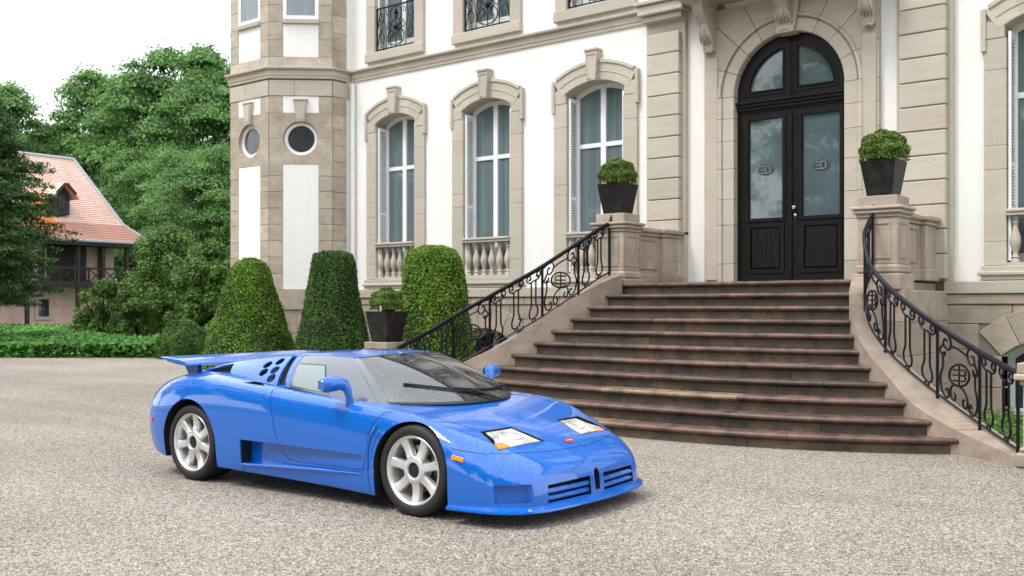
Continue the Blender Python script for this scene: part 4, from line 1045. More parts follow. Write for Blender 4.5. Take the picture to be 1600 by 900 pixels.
def put(src, px, Z, s, rz, label, first=False, grp=G):
    x, y = cam_xy(px, Z)
    o = src if first else dup(src)
    o.location = (x, y, 0); o.rotation_euler = (0, 0, rz); o.scale = (s, s, s); o['label'] = label; o['group'] = grp; return o
put(ta, 285, 76, 1.07, .3, 'tallest dark broadleaf tree rising beside the corner tower', True)
put(ta, 356, 72, .95, 2.1, 'dark broadleaf tree half hidden behind the corner tower')
put(tb_, 170, 80, 1.14, 1.2, 'pale green tree with a narrow rounded top behind the house gable', True)
put(ta, 215, 84, .98, 4.0, 'dark green tree filling the gap right of the house roof')
put(tb_, -15, 75, 1.03, 3.3, 'light green tree above the ridge at the left picture edge')
put(ta, 92, 90, .88, 5.1, 'distant tree behind the house ridge, lower than its neighbours')
put(tb_, 292, 61, .62, .7, 'low bright green tree under the tall trees right of the house')
put(ta, 345, 52, .50, 1.7, 'low dark tree against the corner tower above the shrubs')
put(ta, 240, 66, .60, 2.5, 'small dark tree directly behind the right end of the house eaves')
# reflected in the door glass and car: trees across the forecourt behind the viewer
WHICH = ['nearest', 'second', 'third', 'fourth', 'fifth', 'sixth', 'seventh', 'eighth', 'ninth', 'tenth', 'eleventh']
for i in range(11):
    a_ = math.radians(-178+i*17.5); R_ = 25+3*(i % 3); x, y, s = -2+R_*math.cos(a_), 2+R_*math.sin(a_), .82+.1*((i*7) % 3)
    o = dup(ta if i % 2 else tb_); o.location = (x, y, 0); o.rotation_euler = (0, 0, i*1.3); o.scale = (s, s, s)
    o['label'] = 'park tree behind the viewer, %s from the house side, seen only in reflections' % WHICH[i]; o['group'] = 'trees across the forecourt behind the viewer'
# big dark conifer-like yew at the left edge: drooping sprays
def yew(px, Z, H, R, label):
    x, y = cam_xy(px, Z); t_ = thing('yew_tree', label, 'tree', (x, y, 0)); random.seed(5)
    C_ = []; Nn = []; mb = MB().tube([(x, y, 0), (x+.1, y, H*.4), (x, y, H*.95)], [.3, .2, .03], 9)
    for i in range(520):
        v = random.random()**.85; a = random.random()*2*PI; z = 1.5+(H-1.6)*v
        Rz = R*(np.interp(z/H, [.2, .35, .55, .8, 1.0], [.8, .95, 1.0, .62, .12]))*random.uniform(.55, 1.1); k = int(60+190*Rz/R)
        t = rng.random(k)**.6; dr = -.12*Rz*t**2+.10*Rz*t; w_ = .07+.16*np.sin(PI*np.clip(t, 0, 1))
        off = rng.normal(0, 1, (k, 3))*w_[:, None]*np.array([1, 1, .4])
        P = np.stack([x+Rz*t*math.cos(a), y+Rz*t*math.sin(a), z+dr], 1)+off; C_.append(P)
        q = rng.normal(0, .3, (k, 3)); q[:, 2] += 1; q[:, 0] += .3*math.cos(a); q[:, 1] += .3*math.sin(a); Nn.append(q)
        if i % 3 == 0: mb.tube([(x, y, z-.1), (x+Rz*.5*math.cos(a), y+Rz*.5*math.sin(a), z+.03*Rz), (x+Rz*.9*math.cos(a), y+Rz*.9*math.sin(a), z)], [.05, .03, .008], 4)
    C_ = np.concatenate(C_); Nn = np.concatenate(Nn)
    leaves('foliage', C_, rng.uniform(.08, .17, len(C_)), Nn, M['leaf_dark'], t_, aspect=.4, droop=.5)
    mb.obj('trunk', M['bark'], t_, smooth=True)
yew(-34, 33, 8.4, 2.8, 'large dark green yew with drooping sprays in front of the pink house')
def shrub(px, Z, w, d, h, nl, size, mt, label, seed, ncl=34, z0=0.0, core=True):
    ncl = int(ncl*2.6)
    x, y = cam_xy(px, Z); t = thing('shrub', label, 'shrub', (x, y, 0), 'shrubs beside the forecourt'); random.seed(seed)
    cents, rads = [], []
    for i in range(ncl):
        a = random.random()*2*PI; v = random.random(); rr = math.sqrt(max(.02, 1-v**2.0))*random.uniform(.3, .92)
        cents.append((x+w*rr*math.cos(a), y+d*rr*math.sin(a), z0+h*v*.86+.15)); rads.append(random.uniform(.09, .2)*min(w, h))
    tot = sum(r*r for r in rads); per = [int(nl*r*r/tot) for r in rads]
    C_, Nn = clumps(cents, rads, per, .5, 1.1); Nn[:, 2] += .5; C_[:, 2] = np.maximum(C_[:, 2], .05)
    leaves('foliage', C_, rng.uniform(.6, 1.3, len(C_))*size, Nn, M[mt], t, aspect=.6)
    mb = MB()
    tk = 1 if w > .5 else .3
    for c in cents[::(2 if w > .5 else 12)]: mb.tube([(x+(c[0]-x)*.15, y+(c[1]-y)*.15, 0), ((c[0]+x)/2, (c[1]+y)/2, c[2]*.55), c], [.05*tk, .035*tk, .01*tk], 4)
    mb.obj('stem', M['bark'], t)
shrub(262, 37.5, 2.7, 2.0, 4.5, 60000, .11, 'leaf_shrub', 'tallest loose shrub between the pink house and the topiary', 3, 44)
shrub(168, 38, 1.5, 1.6, 2.5, 22000, .10, 'leaf_shrub', 'lower spreading shrub touching the house wall under the balcony', 9)
shrub(328, 35, 1.9, 1.6, 3.9, 34000, .11, 'leaf_shrub', 'dark shrub behind the cone yew at the tower corner', 6)
shrub(208, 34.5, 1.35, 1.0, 2.1, 18000, .10, 'leaf_shrub', 'reddish tipped small shrub in front of the tall shrub', 8, 22)
shrub(350, 29, .4, .5, 1.5, 1500, .12, 'leaf_tree2', 'slender sapling sending pale leaves out beside the tower wall', 13, 9, 3.3)
def ball(px, Z, w, h, label):
    x, y = cam_xy(px, Z); t = thing('clipped_bush', label, 'bush', (x, y, 0)); n = 15000; d = sph(n); d[:, 2] = np.abs(d[:, 2])
    lump = 1+.05*np.sin(d[:, 0]*7)*np.cos(d[:, 1]*6)+.04*np.sin(d[:, 2]*9+d[:, 0]*5)
    C_ = np.array([x, y, .02])+d*np.array([w, w, h])*(lump*(1-np.abs(rng.normal(0, .05, n))))[:, None]
    leaves('foliage', C_, rng.uniform(.05, .09, n), d, M['leaf_yew_d'], t)
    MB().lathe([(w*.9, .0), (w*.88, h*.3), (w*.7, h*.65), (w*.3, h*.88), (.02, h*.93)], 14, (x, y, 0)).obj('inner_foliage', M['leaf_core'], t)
ball(287, 29.5, .80, 1.08, 'low dark rounded bush between the ivy and the cone yew')
# ivy ground cover
def ivy():
    n = 90000; Z = 30+22*rng.random(n)**1.5; px = -60+330*rng.random(n)
    lim = 250-(Z-30)*1.5; px = np.minimum(px, lim+rng.normal(0, 2, n))
    front = rng.random(n) < .35; Z = np.where(front, 29.9+rng.normal(0, .12, n), Z)
    X = (px-800)/1600*Z; x = .7809*X-.6247*Z; y = .6247*X+.7809*Z
    base = np.clip((Z-29.7)/1.4, 0, 1)**.6*.42+.12*np.sin(x*1.9)*np.cos(y*1.3)*np.clip((Z-29.7)/2, 0, 1)
    h = np.where(front, rng.random(n)*.42, base+rng.normal(0, .05, n)); h = np.maximum(h, .02)
    C_ = np.stack([x, y, h], 1); Nn = np.zeros((n, 3)); Nn[:, 2] = 1; Nn[:, 0] = .25; Nn[:, 1] = -.5
    o = leaves('ivy_ground_cover', C_, rng.uniform(.07, .16, n), Nn, M['leaf_ivy'], None, 'stuff', aspect=.85)
    tag(o, 'bright green ivy bed edging the gravel on the left', 'ivy')
ivy()
def patch_cover():
    n = 9000; x = rng.uniform(-3.95, .5, n); y = rng.uniform(11.9, 14.4, n); y = np.maximum(y, 11.0+np.clip(-2.6-x, 0, 2)*.9)
    C_ = np.stack([x, y, .03+np.abs(rng.normal(0, .06, n))], 1); Nn = np.zeros((n, 3)); Nn[:, 2] = 1; Nn[:, 1] = -.4
    tag(leaves('low_ground_cover', C_, rng.uniform(.03, .07, n), Nn, M['leaf_shrub'], None, 'stuff'), 'low green plants growing behind the right railing at the wall foot', 'ground cover')
patch_cover()
# ================================================================== the pink house across the forecourt
def tile_mat():
    m = mat('red_clay_tiles', (.5, .2, .13), .7); geo = N(m, 'ShaderNodeNewGeometry'); oi = N(m, 'ShaderNodeObjectInfo')
    n = N(m, 'ShaderNodeTexNoise', i_Scale=.5, i_Detail=4); L(m, geo.outputs['Position'], n.inputs['Vector'])
    n2 = N(m, 'ShaderNodeTexNoise', i_Scale=9, i_Detail=2); L(m, geo.outputs['Position'], n2.inputs['Vector'])
    c = ramp(m, n.outputs['Fac'], [(.35, (.60, .40, .345)), (.65, (.70, .50, .44))])
    c = mixc(m, 1.0, c, ramp(m, n2.outputs['Fac'], [(.3, (.85, .82, .8)), (.7, (1.12, 1.1, 1.1))]), 'MULTIPLY')
    L(m, c, bsdf(m).inputs['Base Color']); return m
M['tiles'] = tile_mat(); M['tiles_red'] = mat('weathered_red_tiles', (.42, .22, .165), .5); M['tiles_orange'] = mat('new_orange_tiles', (.62, .17, .05), .7)
M['pink'] = stone_mat('pink_sandstone_wall', (.62, .42, .37), .08, (.52, .32, .28), stain_amt=.4)
M['timber'] = mat('dark_brown_timber', (.022, .012, .010), .6)
M['zinc'] = mat('grey_zinc', (.32, .34, .38), .4)
HX = -51.3
HS = thing('pink_house', 'pink stone house with steep pale red tiled roof and dark timber balcony', 'house', (-55.3, 24, 0))
hw = MB().box(-58.2, -52.8, 14, 30.6, 0, 5.0).obj('wall', M['pink'], HS)
for (y0, z0) in [(yy, zz) for zz in (0, .5, 1.0, 1.5, 2.0) for yy in (24.4, 25.5, 26.6, 27.7, 28.8, 29.9)]:
    off = .5 if int(z0*2) % 2 else 0; ya = y0-off
    if (25.9 < ya+.5 < 27.0 and z0 < 2.3): continue
    MB().box(-52.82, -52.77, ya+.01, ya+1.09, z0+.01, z0+.49, .008).obj('stone', M['pink'], hw)
def rf_pts(): # eaves rectangle, kick line, ridge
    return None
# roof: eave z 5.0, kick at z 6.1, ridge 9.7; hipped at both ends
ex0, ex1, ey0, ey1 = -59.3, -51.3, 13.0, 31.9
kx0, kx1, ky0, ky1 = -57.9, -52.5, 14.5, 31.0
rx, ry0, ry1 = -55.3, 18.0, 29.6
v = [(ex0, ey0, 5.0), (ex1, ey0, 5.0), (ex1, ey1, 5.0), (ex0, ey1, 5.0), (kx0, ky0, 5.95), (kx1, ky0, 5.95), (kx1, ky1, 5.95), (kx0, ky1, 5.95), (rx, ry0, 9.7), (rx, ry1, 9.7),
     (ex0, ey0, 4.88), (ex1, ey0, 4.88), (ex1, ey1, 4.88), (ex0, ey1, 4.88)]
f = [(0, 1, 5, 4), (1, 2, 6, 5), (2, 3, 7, 6), (3, 0, 4, 7), (4, 5, 8), (5, 6, 9, 8), (6, 7, 9), (7, 4, 8, 9), (10, 13, 12, 11), (0, 10, 11, 1), (1, 11, 12, 2), (2, 12, 13, 3), (3, 13, 10, 0)]
roof = MB().add(v, f).obj('roof', M['tiles'], HS)
def rows(mbx, A0, A1, B0, B1, n):
    """raised tile courses between two edges A (bottom) and B (top)"""
    A0, A1, B0, B1 = map(Vector, (A0, A1, B0, B1))
    nn = (A1-A0).cross(B0-A0).normalized()
    if nn.x < 0: nn = -nn
    for i in range(n):
        t0, t1 = i/n, (i+1)/n
        p0, p1, q0, q1 = A0.lerp(B0, t0), A1.lerp(B1, t0), A0.lerp(B0, t1), A1.lerp(B1, t1)
        mbx.add([p0, p1, q1, q0, p0+nn*.045, p1+nn*.045, q1+nn*.01, q0+nn*.01], [(4, 5, 6, 7), (0, 4, 5, 1)][0:1]+[(0, 1, 5, 4)])
mbx = MB(); rows(mbx, (ex1, ey0, 5.0), (ex1, ey1, 5.0), (kx1, ky0, 5.95), (kx1, ky1, 5.95), 9); mbx.obj('lower_tile_courses', M['tiles_red'], roof, kind='stuff'); mbx = MB(); rows(mbx, (kx1, ky0, 5.95), (kx1, ky1, 5.95), (rx, ry0, 9.7), (rx, ry1, 9.7), 34)
mbx.obj('tile_courses', M['tiles'], roof, kind='stuff')
MB().tube([(ex1, ey1, 5.03), (kx1, ky1, 5.98), (rx, ry1, 9.76)], .09, 6).tube([(rx, ry0, 9.76), (rx, ry1, 9.76)], .09, 6).obj('ridge_flashing', M['zinc'], roof)
MB().tube([(ex1+.05, ey0, 4.93), (ex1+.05, ey1, 4.93)], .08, 6).obj('gutter', M['zinc'], roof)
# dormer
dy, dx = 27.5, -52.55
dm = MB().box(-54.6, dx, dy-.42, dy+.42, 6.35, 7.35).add([(-54.6, dy-.42, 7.35), (dx, dy-.42, 7.35), (dx, dy+.42, 7.35), (-54.6, dy+.42, 7.35), (-54.6, dy, 7.85), (dx, dy, 7.85)], [(0, 1, 5, 4), (2, 3, 4, 5), (1, 2, 5), (3, 0, 4)]).obj('dormer', M['timber'], HS)
for s_ in (-1, 1):
    MB().add([(-55.2, dy, 8.05), (dx+.45, dy, 8.05), (dx+.45, dy+s_*.72, 7.25), (-54.3, dy+s_*.72, 7.25), (-55.2, dy, 7.97), (dx+.45, dy, 7.97), (dx+.45, dy+s_*.72, 7.17), (-54.3, dy+s_*.72, 7.17)],
             [(0, 1, 2, 3), (4, 7, 6, 5), (0, 4, 5, 1), (1, 5, 6, 2), (2, 6, 7, 3), (3, 7, 4, 0)]).obj('dormer_roof', M['tiles'], dm)
    MB().box(dx+.40, dx+.5, min(dy, dy+s_*.72), max(dy, dy+s_*.72), 0, .12).xf(Matrix.Translation((0, dy, 7.93)) @ Matrix.Rotation(-s_*math.atan2(.8, .72), 4, 'X') @ Matrix.Translation((0, -dy, 0))).obj('barge_board', M['timber'], dm)
MB().box(dx, dx+.05, dy-.2, dy+.2, 6.55, 7.2).box(dx+.05, dx+.07, dy-.02, dy+.02, 6.55, 7.2).obj('dormer_window', M['glass_dark'], dm)
# newer orange tiles below and beside the dormer
def roof_z(x): return 5.95+(kx1-x)/(kx1-rx)*3.75 if x < kx1 else 5.0+(ex1-x)/(ex1-kx1)*.95
MB().add([(-53.6, 26.3, roof_z(-53.6)+.06), (-51.8, 25.6, roof_z(-51.8)+.08), (-51.8, 27.4, roof_z(-51.8)+.08), (-52.5, 27.07, roof_z(-52.5)+.06), (-53.6, 27.07, roof_z(-53.6)+.06)], [(0, 1, 2, 3, 4)]).obj('new_tiles', M['tiles_orange'], roof)
# timber gallery
MB().box(-52.8, -51.6, 14.5, 30.8, 2.55, 2.72).obj('gallery_floor', M['timber'], HS)
gl = MB().box(-51.7, -51.6, 14.5, 30.8, 3.45, 3.55).box(-51.7, -51.6, 14.5, 30.8, 2.72, 2.80).obj('gallery_railing', M['timber'], HS)
yy = 22.0
while yy < 30.4:
    for a, b in (((yy, 2.8), (yy+.7, 3.45)), ((yy+.7, 2.8), (yy, 3.45))):
        MB().tube([(-51.65, a[0], a[1]), (-51.65, b[0], b[1])], .035, 4).obj('brace', M['timber'], gl)
    MB().box(-51.69, -51.61, yy+.72, yy+.80, 2.8, 3.45).obj('baluster', M['timber'], gl); yy += .82
for yy in (22.4, 25.2, 27.9, 29.3, 30.7):
    MB().box(-51.75, -51.57, yy-.09, yy+.09, 0 if yy in (25.2, 27.9, 30.7) else 2.7, 4.9).obj('timber_post', M['timber'], HS)
for yy in (23.8, 25.2, 26.5, 27.6, 28.8, 29.8): MB().box(-52.83, -52.72, yy-.15, yy+.15, 2.72, 4.95).obj('timber_stud', M['timber'], HS)
MB().box(-52.83, -52.70, 26.8, 28.3, 2.75, 4.8).obj('gallery_shade_panel', M['timber'], HS)  # dark panel added to deepen the shadow under the eaves
MB().box(-52.9, -51.3, 14, 31, 4.7, 4.86).obj('eaves_boarding', M['timber'], HS)
wn = MB().box(-52.80, -52.72, 26.15, 27.05, .75, 2.0, .02).obj('window', M['stone'], HS)
MB().box(-52.75, -52.70, 26.33, 26.87, .95, 1.85).obj('pane', M['glass_dark'], wn)
for yy in (26.5, 26.6, 26.7): MB().tube([(-52.68, yy, .95), (-52.68, yy, 1.85)], .015, 4).obj('window_bar', M['iron'], wn)
MB().box(-52.8, -52.7, 23.2, 24.2, .0, 2.0).obj('door', mat('brown_door', (.12, .05, .03), .6), HS)
# ================================================================== THE BLUE SPORTS CAR  (local frame: x forward, y left, z up)
def paint_mat():
    m = mat('wet_blue_paint', (.0, .112, .50), .38, coat=1.0, spec=.12); b = bsdf(m)
    b.inputs['Coat IOR'].default_value = 1.62
    geo = N(m, 'ShaderNodeNewGeometry'); tc = N(m, 'ShaderNodeTexCoord')
    v = N(m, 'ShaderNodeTexVoronoi', i_Scale=78.0); v.inputs['Randomness'].default_value = 1; L(m, tc.outputs['Object'], v.inputs['Vector'])
    n = N(m, 'ShaderNodeTexNoise', i_Scale=6, i_Detail=3); L(m, tc.outputs['Object'], n.inputs['Vector'])
    dr = ramp(m, v.outputs['Distance'], [(.0, (1, 1, 1)), (.36, (0, 0, 0))])
    sp = N(m, 'ShaderNodeSeparateXYZ'); L(m, geo.outputs['Normal'], sp.inputs[0])
    up = ramp(m, sp.outputs[2], [(.25, (0, 0, 0)), (.6, (1, 1, 1))])
    k = N(m, 'ShaderNodeMath', operation='MULTIPLY'); L(m, dr, k.inputs[0]); L(m, up, k.inputs[1])
    k2 = N(m, 'ShaderNodeMath', operation='MULTIPLY'); L(m, k.outputs[0], k2.inputs[0]); L(m, ramp(m, n.outputs['Fac'], [(.3, (.3, .3, .3)), (.6, (1, 1, 1))]), k2.inputs[1])
    bp = N(m, 'ShaderNodeBump'); bp.inputs['Strength'].default_value = 1.0; bp.inputs['Distance'].default_value = .008
    L(m, k2.outputs[0], bp.inputs['Height']); L(m, bp.outputs[0], b.inputs['Coat Normal']); L(m, bp.outputs[0], b.inputs['Normal'])
    return m
M['paint'] = paint_mat()
M['rubber'] = mat('black_rubber', (.012, .012, .013), .7)
M['gap'] = mat('gap_shade', (.004, .005, .012), .8)  # near-black, carries the shade of shut lines and openings in its colour
M['trim'] = mat('black_trim', (.01, .01, .011), .35)
M['inner'] = mat('dark_cabin_leather', (.035, .035, .038), .6)
M['alloy'] = mat('silver_alloy', (.68, .68, .68), .3, .65, coat=.3)
M['disc'] = mat('brake_disc', (.22, .21, .2), .4, 1)
M['amber'] = mat('amber_lens', (.85, .25, .02), .15, coat=1); M['red'] = mat('red_lens', (.6, .02, .02), .15, coat=1)
def lamp_mat():
    m = mat('headlamp_glass', (.62, .63, .60), .10, coat=1)
    tc = N(m, 'ShaderNodeTexCoord'); n = N(m, 'ShaderNodeTexNoise', i_Scale=9, i_Detail=2); L(m, tc.outputs['Object'], n.inputs['Vector'])
    L(m, ramp(m, n.outputs['Fac'], [(.35, (.32, .32, .30)), (.6, (.60, .61, .58))]), bsdf(m).inputs['Base Color']); return m
M['lamp'] = lamp_mat()
def thin_glass(name, tint, refl=1.5):
    m = bpy.data.materials.new(name); m.use_nodes = True; t = m.node_tree; t.nodes.clear()
    o = N(m, 'ShaderNodeOutputMaterial'); tr = N(m, 'ShaderNodeBsdfTransparent'); tr.inputs[0].default_value = (*tint, 1)
    g = N(m, 'ShaderNodeBsdfGlossy'); g.inputs['Roughness'].default_value = .04; g.inputs[0].default_value = (1, 1, 1, 1)
    fr = N(m, 'ShaderNodeFresnel'); fr.inputs[0].default_value = refl; mx = N(m, 'ShaderNodeMixShader')
    tc = N(m, 'ShaderNodeTexCoord'); v = N(m, 'ShaderNodeTexVoronoi', i_Scale=85.0); L(m, tc.outputs['Object'], v.inputs['Vector'])
    bp = N(m, 'ShaderNodeBump'); bp.inputs['Strength'].default_value = .6; bp.inputs['Distance'].default_value = .003
    L(m, ramp(m, v.outputs['Distance'], [(.0, (1, 1, 1)), (.34, (0, 0, 0))]), bp.inputs['Height']); L(m, bp.outputs[0], g.inputs['Normal'])
    L(m, fr.outputs[0], mx.inputs[0]); L(m, tr.outputs[0], mx.inputs[1]); L(m, g.outputs[0], mx.inputs[2]); L(m, mx.outputs[0], o.inputs[0]); return m
M['screen'] = thin_glass('wet_windscreen_glass', (.66, .74, .72), 2.1)
M['side_glass'] = mat('dewy_tinted_side_glass', (.085, .10, .125), .12, coat=.6, spec=.8)
M['side_glass2'] = mat('dewy_pale_side_window', (.15, .20, .21), .10, coat=.6, spec=.8)

CAR = bpy.data.objects.new('sports_car', None); COL.objects.link(CAR)
tag(CAR, 'bright blue low wedge shaped sports car with rear wing and silver seven-spoke wheels', 'car')
CAR.location = (-6.411, 6.128, 0); CAR.rotation_euler = (0, 0, .0312)
def cpart(mb, name, m, parent=None, smooth=True, **k):
    o = mb.obj(name, m, None, smooth=smooth, **k); o.parent = parent or CAR; return o
Y = lambda mb: MB().add([(x, -y, z) for x, y, z in mb.v], [tuple(f[::-1]) for f in mb.f])
# ---- body cage (half), rows: sill .. centreline
A = [
 [(2.24, .67, .09), (2.245, .67, .17), (2.235, .67, .26), (2.20, .65, .335), (2.225, .50, .345), (2.245, .34, .35), (2.26, .17, .35), (2.265, 0, .35)],
 [(2.12, .83, .09), (2.12, .83, .18), (2.11, .83, .29), (2.07, .80, .40), (2.09, .62, .43), (2.11, .42, .44), (2.12, .2, .445), (2.125, 0, .45)],
 [(1.92, .905, .09), (1.92, .91, .2), (1.905, .915, .33), (1.87, .885, .46), (1.86, .76, .525), (1.87, .52, .54), (1.88, .27, .55), (1.9, 0, .555)],
 [(1.63, .945, .09), (1.63, .955, .2), (1.62, .96, .36), (1.61, .945, .53), (1.60, .87, .62), (1.60, .66, .625), (1.6, .33, .64), (1.6, 0, .65)],
 [(1.275, .95, .10), (1.275, .965, .2), (1.275, .97, .40), (1.275, .955, .62), (1.275, .88, .725), (1.275, .71, .715), (1.275, .36, .72), (1.275, 0, .735)],
 [(.9, .935, .11), (.9, .95, .2), (.9, .955, .38), (.9, .945, .64), (.9, .885, .745), (.9, .75, .765), (.9, .4, .775), (.9, 0, .78)],
 [(.5, .91, .12), (.5, .93, .2), (.5, .945, .4), (.5, .94, .67), (.5, .885, .765), (.5, .78, .80), (.5, .4, .81), (.5, 0, .81)],
 [(0, .91, .13), (0, .93, .2), (0, .95, .42), (0, .945, .70), (0, .895, .79), (0, .80, .845), (0, .4, .85), (0, 0, .85)],
 [(-.4, .93, .14), (-.4, .95, .22), (-.4, .965, .45), (-.4, .96, .74), (-.4, .905, .83), (-.4, .80, .875), (-.4, .4, .89), (-.4, 0, .89)],
 [(-.85, .95, .15), (-.85, .965, .25), (-.85, .98, .48), (-.85, .975, .77), (-.85, .91, .865), (-.85, .77, .905), (-.85, .4, .92), (-.85, 0, .92)],
 [(-1.275, .955, .16), (-1.275, .97, .3), (-1.275, .985, .5), (-1.275, .97, .78), (-1.275, .90, .895), (-1.275, .75, .93), (-1.275, .4, .93), (-1.275, 0, .93)],
 [(-1.66, .935, .17), (-1.66, .955, .3), (-1.66, .97, .5), (-1.66, .945, .75), (-1.65, .86, .87), (-1.65, .71, .905), (-1.65, .4, .905), (-1.65, 0, .905)],
 [(-1.93, .86, .2), (-1.95, .89, .3), (-1.96, .905, .5), (-1.94, .88, .68), (-1.92, .79, .79), (-1.93, .65, .825), (-1.94, .38, .83), (-1.95, 0, .83)],
 [(-2.06, .76, .25), (-2.10, .79, .37), (-2.10, .80, .52), (-2.08, .77, .64), (-2.10, .69, .74), (-2.12, .57, .765), (-2.13, .34, .77), (-2.14, 0, .77)],
]
def body_mesh():
    bm = bmesh.new(); cache = {}
    def V(x, y, z):
        k = (round(x, 4), round(y, 4), round(z, 4))
        if k not in cache: cache[k] = bm.verts.new(k)
        return cache[k]
    NI = len(A); fr = [.75, .5, .25, 0.0]
    def q(a, b, c, d):
        try: bm.faces.new([V(*a), V(*b), V(*c), V(*d)])
        except ValueError: pass
    FRX = [[A[0][3]]+A[0][4:8]]
    for k_, (kk, dx) in enumerate(((2, .012), (1, .022), (0, .018))):
        s0 = A[0][kk]; FRX.append([s0]+[(A[0][4+i][0]+dx, s0[1]*fr[i], s0[2]) for i in range(4)])
    TLX = [[A[-1][3]]+A[-1][4:8]]
    for kk, dx in ((2, -.03), (1, -.03), (0, .0)):
        s0 = A[-1][kk]; TLX.append([s0]+[(A[-1][4+i][0]+dx, s0[1]*fr[i], s0[2]) for i in range(4)])
    BT = []
    for i in range(NI):
        if i == 0: BT.append(FRX[3])
        elif i == NI-1: BT.append(TLX[3])
        else: BT.append([A[i][0]]+[(A[i][0][0], A[i][0][1]*f_, A[i][0][2]) for f_ in fr])
    for s in (1, -1):
        m = lambda p: (p[0], p[1]*s, p[2])
        for i in range(NI-1):
            for j in range(7): q(m(A[i][j]), m(A[i+1][j]), m(A[i+1][j+1]), m(A[i][j+1]))
            for j in range(4): q(m(BT[i][j]), m(BT[i+1][j]), m(BT[i+1][j+1]), m(BT[i][j+1]))
        for G in (FRX, TLX):
            for k in range(3):
                for j in range(4): q(m(G[k][j]), m(G[k+1][j]), m(G[k+1][j+1]), m(G[k][j+1]))
    bmesh.ops.recalc_face_normals(bm, faces=bm.faces)
    cl = bm.edges.layers.float.new('crease_edge')
    def cre(Ls, w_):
        for s in (1, -1):
            vs = [cache.get((round(x, 4), round(y*s, 4), round(z, 4))) for x, y, z in Ls]
            for a, b in zip(vs, vs[1:]):
                if a and b:
                    e = bm.edges.get((a, b))
                    if e: e[cl] = w_
    cre([A[i][0] for i in range(NI)], .75); cre(FRX[3], .8); cre([A[i][4] for i in range(3, NI-2)], .5)
    me = bpy.data.meshes.new('body'); bm.to_mesh(me); bm.free()
    me.materials.append(M['paint']); o = bpy.data.objects.new('body', me); COL.objects.link(o)
    md = o.modifiers.new('s', 'SUBSURF'); md.levels = 3; md.render_levels = 3
    bake(o); return o
for i in range(4, 12):
    x_, y_, z_ = A[i][3]; A[i][3] = (x_, y_, z_+.03)
for i, dx in ((0, -.03), (1, -.015)):
    A[i] = [(x+dx, y-.012*(j < 5), z) for j, (x, y, z) in enumerate(A[i])]
for i in range(3):
    x, y, z = A[i][0]; A[i][0] = (x, y, .11)
body = body_mesh()
def surf_fn(o):
    bm = bmesh.new(); bm.from_mesh(o.data); t = BVHTree.FromBMesh(bm); bm.free(); return t
TREE0 = surf_fn(body)
def hexa(b4, t4):
    return MB().add(list(b4)+list(t4), [(3, 2, 1, 0), (4, 5, 6, 7), (0, 1, 5, 4), (1, 2, 6, 5), (2, 3, 7, 6), (3, 0, 4, 7)])
def cyl(x, z, r, y0, y1, n=48):
    return MB().prism([(x+r*math.cos(2*PI*i/n), z+r*math.sin(2*PI*i/n)) for i in range(n)], y0, y1)
cm = []
def addcut(mb, m='paint'):
    for mm_ in (mb, Y(mb)):
        o = mm_.obj('cutter', M[m], None); cm.append(o)
def arch_cut(x, z, r, y0, y1):
    pts = [(x+r*math.cos(a), z+r*math.sin(a)) for a in np.linspace(-.55, PI+.45, 44)]
    pts = [(x+r*.93, -.05)]+pts+[(x-r*.93, -.05)]
    return MB().prism([(x+r*1.0, -.05)]+[(x+r*math.cos(a), z+r*math.sin(a)) for a in np.linspace(0, PI, 44)]+[(x-r*1.0, -.05)], y0, y1)
addcut(arch_cut(1.275, .325, .352, .60, 1.2), 'gap'); addcut(arch_cut(-1.275, .325, .378, .52, 1.2), 'gap')
# side scoop: deep at the back, running out to nothing at the front
addcut(hexa([(-.585, .85, .215), (.80, .925, .262), (.80, 1.2, .262), (-.585, 1.2, .215)], [(-.585, .85, .41), (.80, .925, .40), (.80, 1.2, .40), (-.585, 1.2, .41)]))
# grille openings, horseshoe, corner intakes
addcut(hexa([(2.12, .088, .135), (2.12, .575, .135), (2.5, .575, .135), (2.5, .088, .135)], [(2.12, .088, .28), (2.12, .56, .27), (2.5, .56, .27), (2.5, .088, .28)]), 'gap')
hs_ = [(-.030, .17), (.030, .17), (.036, .27), (.030, .30), (.016, .318), (0, .323), (-.016, .318), (-.030, .30), (-.036, .27)]
o_ = MB().prism(hs_, 2.15, 2.5, 'yz').obj('cutter', M['gap'], None); cm.append(o_)
addcut(hexa([(2.11, .69, .165), (1.93, .875, .165), (2.4, .875, .165), (2.4, .69, .165)], [(2.11, .69, .29), (1.93, .875, .29), (2.4, .875, .29), (2.4, .69, .29)]))
# headlamp pockets
HLc = [(1.69, .30, .62), (1.944, .235, .521), (1.894, .715, .53), (1.662, .635, .617)]
def topz(x, y):
    h = TREE0.ray_cast(Vector((x, y, 3)), Vector((0, 0, -1))); return h[0].z if h[0] else .6
addcut(hexa([(x, y, topz(x, y)-.035) for x, y, z in HLc], [(x, y, z+.3) for x, y, z in HLc]), 'trim')
